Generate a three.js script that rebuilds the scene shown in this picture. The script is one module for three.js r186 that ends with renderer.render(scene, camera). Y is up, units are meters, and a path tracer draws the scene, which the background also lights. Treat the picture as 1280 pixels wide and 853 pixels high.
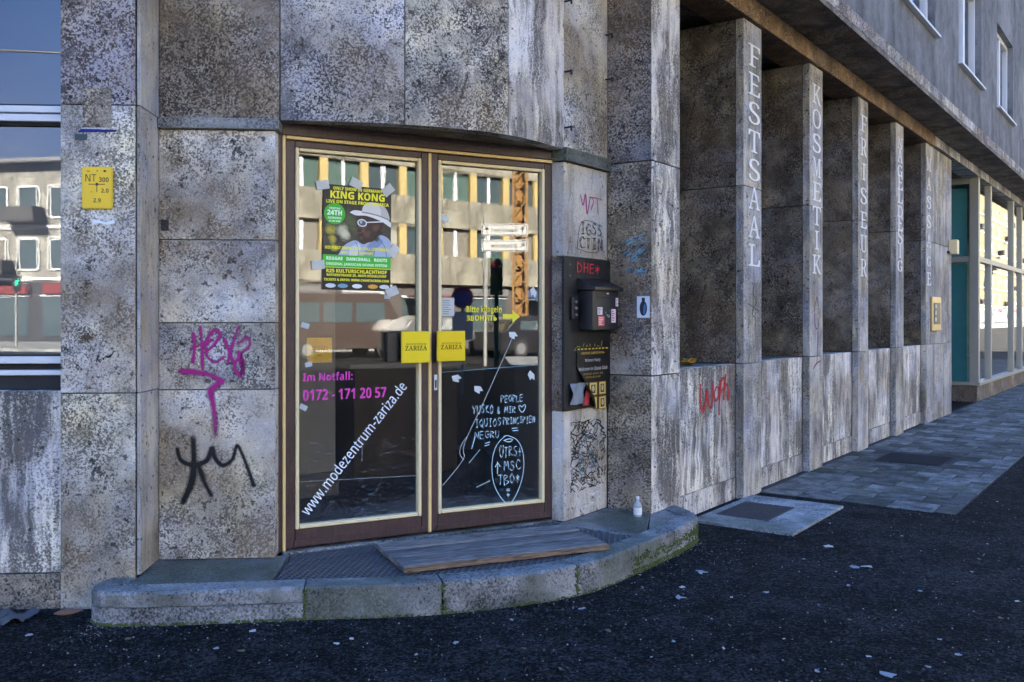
import * as THREE from 'three';
import { RoundedBoxGeometry } from 'three/addons/geometries/RoundedBoxGeometry.js';
import { mergeGeometries } from 'three/addons/utils/BufferGeometryUtils.js';
import { TextGeometry } from 'three/addons/geometries/TextGeometry.js';
import { FontLoader } from 'three/addons/loaders/FontLoader.js';

// ------------------------------------------------------------------ camera, sky, sun, exposure
const scene = new THREE.Scene();
const FOCAL = 1150, EYE = 1.4, HORIZON = 398;               // pixels of the 1280 x 853 photograph
const camera = new THREE.PerspectiveCamera(2 * Math.atan(426.5 / FOCAL) * 180 / Math.PI, 1280 / 853, 0.05, 600);
camera.position.set(0, EYE, 0);
camera.lookAt(0, EYE, -10);
camera.setViewOffset(1280, 853, 0, 426.5 - HORIZON, 1280, 853);   // lens shift keeps the verticals upright
camera.updateProjectionMatrix();

const renderer = new THREE.WebGLRenderer({ antialias: true });
renderer.setSize(1024, 682);
renderer.toneMapping = THREE.LinearToneMapping;
renderer.toneMappingExposure = 14;
renderer.shadowMap.enabled = true;

{ // clear blue sky, the same all round
  const w = 256, h = 128, d = new Float32Array(w * h * 4);
  for (let y = 0; y < h; y++) {
    const el = Math.max(0, Math.sin(((y + 0.5) / h - 0.5) * Math.PI)), t = 1 - Math.exp(-el / 0.085);
    const c = [0.36 + (0.015 - 0.36) * t, 0.34 + (0.052 - 0.34) * t, 0.29 + (0.15 - 0.29) * t];
    for (let x = 0; x < w; x++) { const i = (y * w + x) * 4; d[i] = c[0]; d[i + 1] = c[1]; d[i + 2] = c[2]; d[i + 3] = 1; }
  }
  const t = new THREE.DataTexture(d, w, h, THREE.RGBAFormat, THREE.FloatType);
  t.mapping = THREE.EquirectangularReflectionMapping; t.magFilter = THREE.LinearFilter; t.needsUpdate = true;
  scene.background = t; scene.environment = t;
}
const sun = new THREE.DirectionalLight(new THREE.Color(1, 0.93, 0.80), 5);   // behind the building: the street front stands in its own shade
sun.position.set(-28, 38, -49); sun.target.position.set(0, 0, 0);
sun.castShadow = true; sun.shadow.mapSize.set(2048, 2048);
Object.assign(sun.shadow.camera, { left: -80, right: 80, top: 80, bottom: -80, near: 1, far: 220 });
scene.add(sun, sun.target);

// ------------------------------------------------------------------ helpers
let seed = 7;
const rnd = () => { seed = (seed * 1664525 + 1013904223) >>> 0; return seed / 4294967296; };
const rr = (a, b) => a + (b - a) * rnd();
const V = (X, Y, Z) => new THREE.Vector3(X, Y, -Z);            // plan: X right, Z away from the camera
const taken = {};
function numbered(name) { const n = taken[name] = (taken[name] ?? -1) + 1; return n ? name + '_' + String(n).padStart(3, '0') : name; }
function tag(o, label, category, group, kind) { o.userData.label = label; if (category) o.userData.category = category; if (group) o.userData.group = group; if (kind) o.userData.kind = kind; return o; }
function thing(name, label, category, group) { const g = new THREE.Group(); g.name = numbered(name); scene.add(g); return tag(g, label, category, group); }
function part(name, geo, mat, parent, label) {
  const m = new THREE.Mesh(geo, mat); m.name = parent === scene ? numbered(name) : name; m.castShadow = m.receiveShadow = true; parent.add(m);
  if (label) m.userData.label = label; return m;
}
function sub(name, parent, label) { const g = new THREE.Group(); g.name = name; parent.add(g); if (label) g.userData.label = label; return g; }
// a wall frame: local x runs along the wall to the right seen from outside, y up, z outwards
function frameMat(X, Z, dx, dz) { return new THREE.Matrix4().makeRotationY(Math.atan2(dz, dx)).setPosition(X, 0, -Z); }
function put(o, m) { o.applyMatrix4(m); return o; }
function uvMetres(g, scale, ou = rnd(), ov = rnd()) {          // uv in metres over `scale`, by the way each face points
  g = g.index ? g.toNonIndexed() : g;
  const p = g.attributes.position, uv = new Float32Array(p.count * 2), a = new THREE.Vector3(), b = new THREE.Vector3(), c = new THREE.Vector3(), n = new THREE.Vector3();
  for (let i = 0; i < p.count; i += 3) {
    a.fromBufferAttribute(p, i); b.fromBufferAttribute(p, i + 1); c.fromBufferAttribute(p, i + 2);
    n.crossVectors(b.clone().sub(a), c.clone().sub(a)); const ax = Math.abs(n.x), ay = Math.abs(n.y), az = Math.abs(n.z);
    [a, b, c].forEach((v, k) => { const [s, t] = ay > ax && ay > az ? [v.x, v.z] : ax > az ? [v.z, v.y] : [v.x, v.y]; uv[(i + k) * 2] = s / scale + ou; uv[(i + k) * 2 + 1] = t / scale + ov; });
  }
  g.setAttribute('uv', new THREE.BufferAttribute(uv, 2)); return g;
}
const TS = 2.56;                                               // metres that one stone texture covers
function slab(x0, x1, y0, y1, z0, z1, r = 0.004, scale = TS) {
  const g = new RoundedBoxGeometry(x1 - x0, y1 - y0, z1 - z0, 1, Math.min(r, (x1 - x0) / 2.1, (y1 - y0) / 2.1, (z1 - z0) / 2.1)); 
  g.translate((x0 + x1) / 2, (y0 + y1) / 2, (z0 + z1) / 2); return uvMetres(g, scale);
}
function box(x0, x1, y0, y1, z0, z1, scale = TS) { const g = new THREE.BoxGeometry(x1 - x0, y1 - y0, z1 - z0); g.translate((x0 + x1) / 2, (y0 + y1) / 2, (z0 + z1) / 2); return uvMetres(g, scale); }
function prism(plan, y0, y1, bevel = 0, scale = TS) {          // plan polygon [X, Z] between two heights
  const pts = plan.map(([x, z]) => new THREE.Vector2(x, z)); if (THREE.ShapeUtils.isClockWise(pts)) pts.reverse();
  const g = new THREE.ExtrudeGeometry(new THREE.Shape(pts), { depth: y1 - y0 - 2 * bevel, bevelEnabled: bevel > 0, bevelThickness: bevel, bevelSize: bevel, bevelOffset: -bevel, bevelSegments: 2 });
  g.rotateX(-Math.PI / 2); g.translate(0, y0 + bevel, 0); return uvMetres(g, scale);
}
function ribbon(curve, thick, y0, y1, round = 0, scale = TS, rough = 0) { // a curved slab: its outer face follows `curve` [X, Z][], seen from outside going right
  const n = curve.length, nor = curve.map((_, i) => { const a = curve[Math.max(0, i - 1)], b = curve[Math.min(n - 1, i + 1)], l = Math.hypot(b[0] - a[0], b[1] - a[1]); return [(b[1] - a[1]) / l, -(b[0] - a[0]) / l]; });
  const prof = round ? [[0, y0], [0, y1 - round], [-round * 0.3, y1 - round * 0.3], [-round, y1], [-thick, y1], [-thick, y0]] : [[0, y0], [0, y1], [-thick, y1], [-thick, y0]];
  const pos = [], uv = [], ou = rnd(), ov = rnd(); let len = 0; const at = curve.map((c, i) => { if (i) len += Math.hypot(c[0] - curve[i - 1][0], c[1] - curve[i - 1][1]); return len; });
  const jit = (i, k, q) => rough * (Math.sin(i * 12.9898 + k * 78.233 + q * 37.7 + curve[0][0] * 91) * 43758.5453 % 1), P = (i, k) => { let [d, y] = prof[k]; if (rough && d > -thick + 0.001) { d += jit(i, k, 1) - rough * 0.5 * Math.max(0, Math.sin(i * 0.9 + curve[0][0] * 7)) * (k === 1 || k === 2 ? 1 : 0); if (y > 0.05) y = Math.min(y, y1 - (k >= 2 ? 0 : 0)) + (k === 1 || k === 2 ? jit(i, k, 2) : 0); } return [curve[i][0] + nor[i][0] * d, y, -(curve[i][1] + nor[i][1] * d)]; };
  let run = [0]; for (let k = 1; k <= prof.length; k++) { const a = prof[k - 1], b = prof[k % prof.length]; run.push(run[k - 1] + Math.hypot(b[0] - a[0], b[1] - a[1])); }
  const tri = (...v) => v.forEach(([i, k, kk]) => { pos.push(...P(i, k)); uv.push(at[i] / scale + ou, run[kk] / scale + ov); });
  for (let i = 0; i + 1 < n; i++) for (let k = 0; k < prof.length; k++) { const l = (k + 1) % prof.length; tri([i, k, k], [i + 1, k, k], [i + 1, l, k + 1]); tri([i, k, k], [i + 1, l, k + 1], [i, l, k + 1]); }
  for (let k = 1; k + 1 < prof.length; k++) { tri([0, 0, 0], [0, k, k], [0, k + 1, k + 1]); tri([n - 1, 0, 0], [n - 1, k + 1, k + 1], [n - 1, k, k]); }
  const g = new THREE.BufferGeometry(); g.setAttribute('position', new THREE.Float32BufferAttribute(pos, 3)); g.setAttribute('uv', new THREE.Float32BufferAttribute(uv, 2)); g.computeVertexNormals(); return g;
}
const merged = (list) => mergeGeometries(list.map((g) => { const q = g.index ? g.toNonIndexed() : g; for (const k of Object.keys(q.attributes)) if (!['position', 'normal', 'uv'].includes(k)) q.deleteAttribute(k); return q; }));
function cyl(r0, r1, h, x, y, z, seg = 16) { const g = new THREE.CylinderGeometry(r1, r0, h, seg); g.translate(x, y + h / 2, z); return g; }
function tube(pts, r, seg = 24, rad = 6) { return new THREE.TubeGeometry(new THREE.CatmullRomCurve3(pts), seg, r, rad); }

// ------------------------------------------------------------------ noise and textures
function lattice(N, px, py, sd) {                              // periodic value noise of px x py cells
  let s = (sd * 2654435761) >>> 0; const r = () => { s = (s * 1664525 + 1013904223) >>> 0; return s / 4294967296; };
  const L = new Float32Array(px * py).map(r), out = new Float32Array(N * N), xi = new Int32Array(N), xf = new Float32Array(N);
  for (let x = 0; x < N; x++) { const f = x * px / N; xi[x] = Math.floor(f); const t = f - xi[x]; xf[x] = t * t * (3 - 2 * t); }
  for (let y = 0; y < N; y++) {
    const f = y * py / N, yi = Math.floor(f); let t = f - yi; t = t * t * (3 - 2 * t); const r0 = yi * px, r1 = ((yi + 1) % py) * px;
    for (let x = 0; x < N; x++) { const a = xi[x], b = (a + 1) % px, k = xf[x], p = L[r0 + a] + (L[r0 + b] - L[r0 + a]) * k, q = L[r1 + a] + (L[r1 + b] - L[r1 + a]) * k; out[y * N + x] = p + (q - p) * t; }
  }
  return out;
}
function fbm(N, px, py, oct, sd, gain = 0.5) {
  let out = new Float32Array(N * N), amp = 1, sum = 0;
  for (let o = 0; o < oct; o++, amp *= gain, px *= 2, py *= 2) { const l = lattice(N, px, py, sd + o * 17); sum += amp; for (let i = 0; i < out.length; i++) out[i] += amp * l[i]; }
  for (let i = 0; i < out.length; i++) out[i] = 0.5 + (out[i] / sum - 0.5) * 1.7;
  return out;
}
const enc = (x) => { x = Math.min(1, Math.max(0, x)); return 255 * (x <= 0.0031308 ? 12.92 * x : 1.055 * Math.pow(x, 1 / 2.4) - 0.055); };
const clamp = (x, a = 0, b = 1) => Math.min(b, Math.max(a, x)), sst = (a, b, x) => { const t = clamp((x - a) / (b - a)); return t * t * (3 - 2 * t); };
function dataTex(N, fill, srgb = true, H = N) {
  const d = new Uint8Array(N * H * 4), c = [0, 0, 0];
  for (let i = 0; i < N * H; i++) { fill(i, c); for (let k = 0; k < 3; k++) d[i * 4 + k] = srgb ? enc(c[k]) : clamp(c[k]) * 255; d[i * 4 + 3] = 255; }
  const t = new THREE.DataTexture(d, N, H); t.wrapS = t.wrapT = THREE.RepeatWrapping; t.magFilter = THREE.LinearFilter; t.minFilter = THREE.LinearMipmapLinearFilter; t.generateMipmaps = true;
  if (srgb) t.colorSpace = THREE.SRGBColorSpace; t.needsUpdate = true; return t;
}
const N = 2048;
const big = fbm(N, 3, 3, 4, 11), mid = fbm(N, 14, 14, 3, 23), clot = fbm(N, 84, 84, 3, 31, 0.6), grain = fbm(N, 330, 330, 2, 41, 0.8), hue = fbm(N, 7, 7, 4, 91, 0.6), patch = fbm(N, 20, 20, 3, 97, 0.6), fine = lattice(N, 640, 640, 51), ver = fbm(N, 22, 3, 4, 61, 0.62), stain = fbm(N, 5, 5, 5, 71, 0.6);
const streakFine = fbm(N, 150, 16, 2, 81, 0.7);
const ramp = (t, a, b, c, o) => { if (t < 0.5) { const k = t * 2; for (let i = 0; i < 3; i++) o[i] = a[i] + (b[i] - a[i]) * k; } else { const k = t * 2 - 1; for (let i = 0; i < 3; i++) o[i] = b[i] + (c[i] - b[i]) * k; } };
function stone({ lo, me, hi, off = 0, wBig = 0.35, wMid = 0.3, wGrain = 1.1, wFine = 0.5, wVer = 0, pit = 0.05, ochre = 0.2, lime = 0.35, hueAmp = 0.24, grime = 0.30, ochreCol = [0.19, 0.125, 0.07], shift = 0, size = N }) {
  const NN = N * N, k0 = N / size;
  return dataTex(size, (j0, o) => {
    const i = (Math.floor(j0 / size) * k0 * N + (j0 % size) * k0 + shift * 40503) % NN;
    let t = 0.5 + off + wBig * (big[i] - 0.5) + wMid * (patch[i] - 0.5) + wGrain * (0.25 + 1.5 * mid[(i + 1234567) % NN]) * (grain[i] - 0.5) + wFine * (fine[i] - 0.5);
    if (wVer) { const q = (i + NN + Math.round((patch[i] - 0.5) * 26)) % NN; t += wVer * (sst(0.3, 0.7, ver[q]) - 0.5) * 0.8 + wVer * 0.9 * (streakFine[q] - 0.5); }
    ramp(clamp(t), lo, me, hi, o);
    const p = pitAt(i, pit), s = sst(0.52, 0.86, stain[i] + (grain[i] - 0.5) * 0.4) * ochre, l = lime * sst(0.56, 0.80, patch[(i + 2345678) % NN] * 0.6 + mid[(i + 345678) % NN] * 0.4 + (grain[i] - 0.5) * 0.45), w = hueAmp * (hue[i] - 0.5 + 0.4 * (patch[(i + 777777) % NN] - 0.5));
    for (let k = 0; k < 3; k++) { o[k] *= 1 - 0.75 * p; o[k] += (ochreCol[k] - o[k]) * s; o[k] += (0.66 - o[k]) * l; }
    const d = 1 - grime * sst(0.50, 0.74, stain[(i + 1700001) % NN] * 0.75 + patch[(i + 55555) % NN] * 0.25 + (grain[i] - 0.5) * 0.30);
    o[0] *= d * 1.07 * (1 + w); o[1] *= d * (1 + 0.5 * w); o[2] *= d * 0.89 * (1 - w);
  });
}
function pitAt(i, pit) { return sst(pit + 0.10, pit - 0.06, clot[i] + (grain[i] - 0.5) * 0.16 + (big[(i + 99991) % (N * N)] - 0.5) * 0.22); }
const stoneBump = dataTex(N, (i, o) => { o[0] = o[1] = o[2] = 0.65 + (grain[i] - 0.5) * 0.3 + (fine[i] - 0.5) * 0.15 - 0.45 * pitAt(i, 0.06); }, false);
const T = {
  grey: stone({ lo: [0.075, 0.073, 0.075], me: [0.285, 0.28, 0.275], hi: [0.72, 0.71, 0.70], wGrain: 1.35, wBig: 0.4, wMid: 0.65, pit: 0.11, ochre: 0.35 }),
  brown: stone({ lo: [0.06, 0.052, 0.044], me: [0.185, 0.162, 0.138], hi: [0.46, 0.42, 0.37], lime: 0.2, wGrain: 1.2, wBig: 0.4, wMid: 0.45, pit: 0.06, ochre: 0.4, shift: 3 }),
  pale: stone({ lo: [0.14, 0.132, 0.12], me: [0.43, 0.415, 0.385], hi: [0.78, 0.77, 0.73], wGrain: 1.0, wBig: 0.5, wMid: 0.6, hueAmp: 0.26, grime: 0.2, pit: 0.08, ochre: 0.55, shift: 9 }),
  streak: stone({ lo: [0.13, 0.13, 0.135], me: [0.38, 0.38, 0.38], hi: [0.80, 0.80, 0.79], wGrain: 0.75, wBig: 0.4, wMid: 0.3, wVer: 0.85, hueAmp: 0.16, grime: 0.34, pit: 0.05, ochre: 0.3, shift: 5 }),
};
T.white = stone({ size: 1024, grime: 0.14, lo: [0.27, 0.265, 0.255], me: [0.55, 0.545, 0.53], hi: [0.75, 0.75, 0.74], wGrain: 0.4, wBig: 0.6, wMid: 0.4, wVer: 0.4, pit: 0.0, ochre: 0.35, ochreCol: [0.27, 0.19, 0.11], shift: 13 });
T.sootShade = stone({ lo: [0.045, 0.038, 0.032], me: [0.150, 0.130, 0.110], hi: [0.35, 0.315, 0.275], lime: 0.16, wGrain: 0.85, wBig: 0.55, wMid: 0.6, pit: 0.06, ochre: 0.4, ochreCol: [0.12, 0.085, 0.05], shift: 29 });  // brown-black grime, with the shade of the pillar recesses put into the colour
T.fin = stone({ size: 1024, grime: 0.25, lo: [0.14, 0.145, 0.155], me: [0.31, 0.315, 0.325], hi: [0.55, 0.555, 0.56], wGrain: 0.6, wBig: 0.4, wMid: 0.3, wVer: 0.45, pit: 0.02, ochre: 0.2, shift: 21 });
const glassBump = dataTex(256, (j, o) => { const i = ((j / 256 | 0) * 8) * N + (j % 256) * 8; o[0] = o[1] = o[2] = big[i] * 0.8 + 0.1 * mid[i]; }, false);
const stdMat = (name, o) => { const m = new THREE.MeshPhysicalMaterial({ roughness: 0.85, ...o }); m.name = name; return m; };
const tint = (r, g, b) => new THREE.Color().setRGB(r, g, b);
const mat = (name, r, g, b, o = {}) => stdMat(name, { color: tint(r, g, b), ...o });
const stoneMat = (t, k = [1, 1, 1], o = {}) => stdMat('stone', { map: T[t], color: tint(...k), bumpMap: stoneBump, bumpScale: 0.003, roughness: 0.85, ...o });
const M = {
  grey: [stoneMat('grey'), stoneMat('grey', [0.78, 0.74, 0.76]), stoneMat('grey', [1, 0.99, 1.03])],
  sootShade: [stoneMat('sootShade'), stoneMat('sootShade', [0.85, 0.85, 0.87])], brown: [stoneMat('brown'), stoneMat('brown', [0.85, 0.85, 0.88])],
  pale: [stoneMat('pale'), stoneMat('pale', [0.92, 0.93, 0.95]), stoneMat('pale', [1.1, 1.11, 1.15])],
  fin: [stoneMat('fin'), stoneMat('fin', [1.06, 1.04, 1.02])], streak: [stoneMat('streak'), stoneMat('streak', [0.92, 0.92, 0.95])], white: stoneMat('white'),
  whiteDull: stoneMat('white', [0.74, 0.74, 0.75]),
};
// asphalt, plaster, wood, slabs
const asphaltMap = dataTex(N, (i, o) => {
  let t = 0.0125 + 0.012 * (big[i] - 0.5) + 0.016 * (patch[i] - 0.5) + 0.010 * (mid[i] - 0.5) + 0.055 * (grain[i] - 0.5) + 0.030 * (fine[i] - 0.5) + 0.02 * (clot[i] - 0.5) + 0.16 * sst(0.90, 0.99, fine[i]) * sst(0.62, 0.8, grain[i]);
  t = Math.max(0.003, t); o[0] = t * 1.04; o[1] = t; o[2] = t * 1.0;
});
const asphaltBump = dataTex(1024, (j, o) => { const i = ((j / 1024 | 0) * 2) * N + (j % 1024) * 2; o[0] = o[1] = o[2] = 0.5 + (grain[i] - 0.5) * 0.6 + (fine[i] - 0.5) * 0.5 + (mid[i] - 0.5) * 0.3; }, false);
const plasterMap = dataTex(1024, (j, o) => { const i = ((j / 1024 | 0) * 2) * N + (j % 1024) * 2; const t = 0.165 + 0.07 * (ver[(i + Math.round((patch[i] - 0.5) * 120) + N * N) % (N * N)] - 0.5) + 0.12 * (big[i] - 0.5) + 0.07 * (patch[i] - 0.5) + 0.06 * (grain[i] - 0.5); o[0] = t * 0.99; o[1] = t; o[2] = t * 1.03; });
const woodMap = dataTex(1024, (j, o) => { // grain runs along u
  const x = j % 1024, y = j / 1024 | 0, i = (x * 2) * N + y * 2, g = streakFine[i], v = ver[i]; const t = 0.15 + 0.16 * (g - 0.5) + 0.10 * (v - 0.5) + 0.06 * (fine[i] - 0.5);
  const w = clamp(0.5 + 1.2 * (v - 0.5)); o[0] = Math.max(0.01, t * (1.0 + 0.14 * w)); o[1] = Math.max(0.01, t * 0.96); o[2] = Math.max(0.01, t * (0.99 - 0.2 * w));
});
const kerbMap = dataTex(1024, (j, o) => { const i = ((j / 1024 | 0) * 2) * N + (j % 1024) * 2; const t = 0.215 + 0.12 * (big[i] - 0.5) + 0.14 * (patch[i] - 0.5) + 0.10 * (mid[i] - 0.5) + 0.26 * (grain[i] - 0.5) + 0.08 * (fine[i] - 0.5); const m = sst(0.60, 0.74, stain[i] + (grain[i] - 0.5) * 0.3) * 0.6; o[0] = Math.max(0.02, t * 0.97) * (1 - m) + 0.05 * m; o[1] = Math.max(0.02, t) * (1 - m) + 0.065 * m; o[2] = Math.max(0.02, t * 1.03) * (1 - m) + 0.03 * m; });
const brownPaintMap = dataTex(512, (j, o) => { const i = ((j / 512 | 0) * 4) * N + (j % 512) * 4; const t = 1 + 0.35 * (big[i] - 0.5) + 0.5 * (streakFine[i] - 0.5) + 0.3 * (grain[i] - 0.5); const d = sst(0.86, 0.95, fine[i]); o[0] = 0.055 * t + 0.12 * d; o[1] = 0.027 * t + 0.11 * d; o[2] = 0.028 * t + 0.11 * d; });
Object.assign(M, {
  asphalt: stdMat('asphalt', { map: asphaltMap, bumpMap: asphaltBump, bumpScale: 0.01, roughness: 0.9, specularIntensity: 0.22 }),
  plaster: stdMat('plaster', { map: plasterMap, bumpMap: stoneBump, bumpScale: 0.002, roughness: 0.9 }),
  wood: stdMat('wood', { map: woodMap, bumpMap: woodMap, bumpScale: 0.003, roughness: 0.8 }),
  woodWarm: stdMat('wood', { map: woodMap, color: tint(1.0, 0.74, 0.52), roughness: 0.8 }),
  kerb: stdMat('kerb_stone', { map: kerbMap, color: tint(0.95, 0.92, 0.87), bumpMap: stoneBump, bumpScale: 0.004, roughness: 0.78 }),
  tread: stdMat('tread_stone', { map: kerbMap, color: tint(0.95, 0.92, 0.87), bumpMap: stoneBump, bumpScale: 0.002, roughness: 0.6 }),
  paver: [0, 1, 2].map((k) => stdMat('paver', { map: kerbMap, color: tint(0.56 + 0.22 * k, 0.53 + 0.21 * k, 0.49 + 0.2 * k), bumpMap: stoneBump, bumpScale: 0.003, roughness: 0.85, specularIntensity: 0.5 })),
  doorBrown: stdMat('door_paint', { map: brownPaintMap, roughness: 0.45 }), cream: mat('cream_paint', 0.80, 0.57, 0.24, { roughness: 0.5 }), creamPale: mat('cream_bead', 0.82, 0.67, 0.38, { roughness: 0.5 }),
  yellow: mat('yellow_plate', 0.75, 0.52, 0.02, { roughness: 0.45 }), black: mat('black_paint', 0.012, 0.012, 0.014, { roughness: 0.4 }), blackMatt: mat('black_matt', 0.018, 0.018, 0.02, { roughness: 0.8 }),
  soffit: stoneMat('sootShade'), beam: stdMat('beam_wood', { map: T.brown, color: tint(0.95, 0.72, 0.53), roughness: 0.85 }), whiteMetal: mat('white_metal', 0.66, 0.67, 0.68, { roughness: 0.35 }), metal: mat('dull_metal', 0.18, 0.18, 0.19, { metalness: 0.6, roughness: 0.5 }), dark: mat('dark_interior', 0.09, 0.085, 0.08, { roughness: 0.9 }),
  room: mat('interior_paint', 0.16, 0.145, 0.125, { roughness: 0.9 }), brass: mat('brass', 0.55, 0.42, 0.2, { metalness: 0.7, roughness: 0.4 }), paper: mat('paper', 0.66, 0.66, 0.64, { roughness: 0.9, side: THREE.DoubleSide }),
  glass: new THREE.MeshPhysicalMaterial({ name: 'glass', color: 0xffffff, transmission: 1, thickness: 0, roughness: 0.0, ior: 1.75, bumpMap: glassBump, bumpScale: 0.0005, side: THREE.DoubleSide }),
  glassDark: new THREE.MeshPhysicalMaterial({ name: 'glass_dark', color: tint(0.7, 0.9, 0.9), transmission: 1, thickness: 0, roughness: 0.0, ior: 1.75, bumpMap: glassBump, bumpScale: 0.0005, side: THREE.DoubleSide }),
});
const pick = (a) => a[Math.floor(rnd() * a.length)];
// a print or paint layer on a canvas, turned into a texture whose clear texels keep a colour of their own
function decal(w, h, draw, clear = [128, 128, 128]) {
  const cv = document.createElement('canvas'); cv.width = w; cv.height = h; const c = cv.getContext('2d'); draw(c, w, h);
  const s = c.getImageData(0, 0, w, h).data, d = new Uint8Array(w * h * 4);
  for (let y = 0; y < h; y++) for (let x = 0; x < w; x++) { const i = (y * w + x) * 4, j = ((h - 1 - y) * w + x) * 4, a = s[i + 3]; for (let k = 0; k < 3; k++) d[j + k] = a < 10 ? clear[k] : s[i + k]; d[j + 3] = a; }
  const t = new THREE.DataTexture(d, w, h); t.magFilter = THREE.LinearFilter; t.minFilter = THREE.LinearMipmapLinearFilter; t.generateMipmaps = true; t.colorSpace = THREE.SRGBColorSpace; t.needsUpdate = true; return t;
}
function sheet(name, x0, x1, y0, y1, z, tex, parent, o = {}, label) {    // a printed sheet in a wall frame
  const g = new THREE.PlaneGeometry(x1 - x0, y1 - y0); g.translate((x0 + x1) / 2, (y0 + y1) / 2, z);
  const m = new THREE.MeshStandardMaterial({ map: tex, transparent: true, roughness: 0.75, ...o }); m.name = name; return part(name, g, m, parent, label);
}
function along(pts, stepLen) {                                            // even steps along a smooth line through the points
  const cv = new THREE.CatmullRomCurve3(pts.map(([x, y]) => new THREE.Vector3(x, y, 0)), false, 'centripetal'), n = Math.max(4, Math.round(cv.getLength() / stepLen)); return cv.getSpacedPoints(n).map((p) => [p.x, p.y]);
}
function spray(c, pts, width, col, soft = 0.4, fade = 0) {               // a spray-can stroke: droplets round a dense core, uneven pressure
  c.fillStyle = col; const dot = (x, y, r) => { c.beginPath(); c.arc(x, y, r, 0, 7); c.fill(); }, P = along(pts, width * 0.09), ph = rr(0, 6);
  P.forEach(([x, y], i) => {
    const f = i / P.length, w = width * (0.86 + 0.16 * Math.sin(f * 7 + ph) + rr(-0.05, 0.05)), a = 1 - fade * Math.pow(f, 1.4);
    c.globalAlpha = 0.30 * a; dot(x, y, w * 0.30); c.globalAlpha = 0.07 * a; dot(x, y, w * (0.42 + soft * 0.3));
    c.globalAlpha = 0.5 * a; for (let k = 0; k < 5; k++) { const r = w * (0.28 + Math.abs(rr(-1, 1) * rr(0, 1)) * (0.25 + soft)), t = rr(0, 6.28); dot(x + Math.cos(t) * r, y + Math.sin(t) * r, width * rr(0.012, 0.035)); }
  });
  c.globalAlpha = 1;
}
const HAND = { A: [[0, 1, 0.45, 0, 1, 1], [0.2, 0.6, 0.85, 0.6]], B: [[0.1, 1, 0.1, 0, 0.8, 0.2, 0.1, 0.48, 0.95, 0.75, 0.1, 1]], C: [[0.95, 0.2, 0.5, 0, 0.05, 0.5, 0.5, 1, 0.95, 0.85]], D: [[0.1, 1, 0.1, 0, 0.9, 0.4, 0.7, 0.95, 0.1, 1]], E: [[0.9, 0.02, 0.1, 0, 0.1, 1, 0.9, 0.98], [0.1, 0.5, 0.7, 0.48]], G: [[0.9, 0.15, 0.4, 0, 0.05, 0.55, 0.5, 1, 0.95, 0.8, 0.9, 0.55, 0.6, 0.56]], H: [[0.1, 0, 0.1, 1], [0.85, 0, 0.85, 1], [0.1, 0.5, 0.85, 0.48]], I: [[0.5, 0, 0.5, 1], [0.25, 0.02, 0.75, 0], [0.25, 1, 0.75, 0.98]], K: [[0.1, 0, 0.12, 1], [0.85, 0, 0.12, 0.55, 0.9, 1]], L: [[0.1, 0, 0.1, 1, 0.85, 0.98]], M: [[0, 1, 0.15, 0, 0.5, 0.6, 0.85, 0, 1, 1]], N: [[0.05, 1, 0.1, 0, 0.85, 1, 0.9, 0]], O: [[0.5, 0, 0.05, 0.4, 0.4, 1, 0.95, 0.55, 0.5, 0]], P: [[0.1, 1, 0.1, 0, 0.9, 0.2, 0.15, 0.55]], R: [[0.1, 1, 0.1, 0, 0.85, 0.2, 0.2, 0.5, 0.9, 1]], S: [[0.9, 0.1, 0.4, 0, 0.15, 0.28, 0.8, 0.65, 0.5, 1, 0.05, 0.88]], T: [[0.5, 0, 0.48, 1], [0, 0.05, 1, 0]], U: [[0.05, 0, 0.15, 0.85, 0.55, 1, 0.85, 0.7, 0.9, 0]], V: [[0, 0, 0.45, 1, 0.95, 0]], Y: [[0, 0, 0.45, 0.5, 1, 0], [0.45, 0.5, 0.35, 1]], Q: [[0.5, 0, 0.05, 0.4, 0.4, 0.9, 0.95, 0.5, 0.5, 0], [0.6, 0.65, 1, 1.1]], '&': [[0.9, 1, 0.2, 0.2, 0.5, 0, 0.6, 0.3, 0.1, 0.75, 0.4, 1, 0.9, 0.6]], '+': [[0.5, 0.2, 0.5, 0.9], [0.1, 0.55, 0.9, 0.55]], '*': [[0.5, 0.1, 0.5, 0.9], [0.1, 0.3, 0.9, 0.75], [0.9, 0.25, 0.1, 0.75]], '=': [[0.1, 0.4, 0.9, 0.38], [0.1, 0.7, 0.9, 0.66]] };
function handWriting(c, txt, x, y, w, h, col, lw) {                      // marker letters drawn stroke by stroke
  const stp = w / txt.length; c.fillStyle = col;
  [...txt].forEach((ch, n) => (HAND[ch] ?? []).forEach((l) => { const p = []; for (let i = 0; i < l.length; i += 2) p.push([x + n * stp + l[i] * stp * 0.78 + rr(-0.05, 0.05) * stp, y - h + l[i + 1] * h + rr(-0.06, 0.06) * h + 0.06 * h * Math.sin(n * 2.1)]); const q = along(p.length < 3 ? [p[0], [(p[0][0] + p[1][0]) / 2 + rr(-1, 1), (p[0][1] + p[1][1]) / 2], p[1]] : p, lw * 0.3); q.forEach(([a, b], i) => { c.globalAlpha = 0.32 + 0.25 * rnd(); c.beginPath(); c.arc(a, b, lw * (0.42 + 0.12 * Math.sin(i * 0.21)), 0, 7); c.fill(); }); }));
  c.globalAlpha = 1;
}
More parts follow.
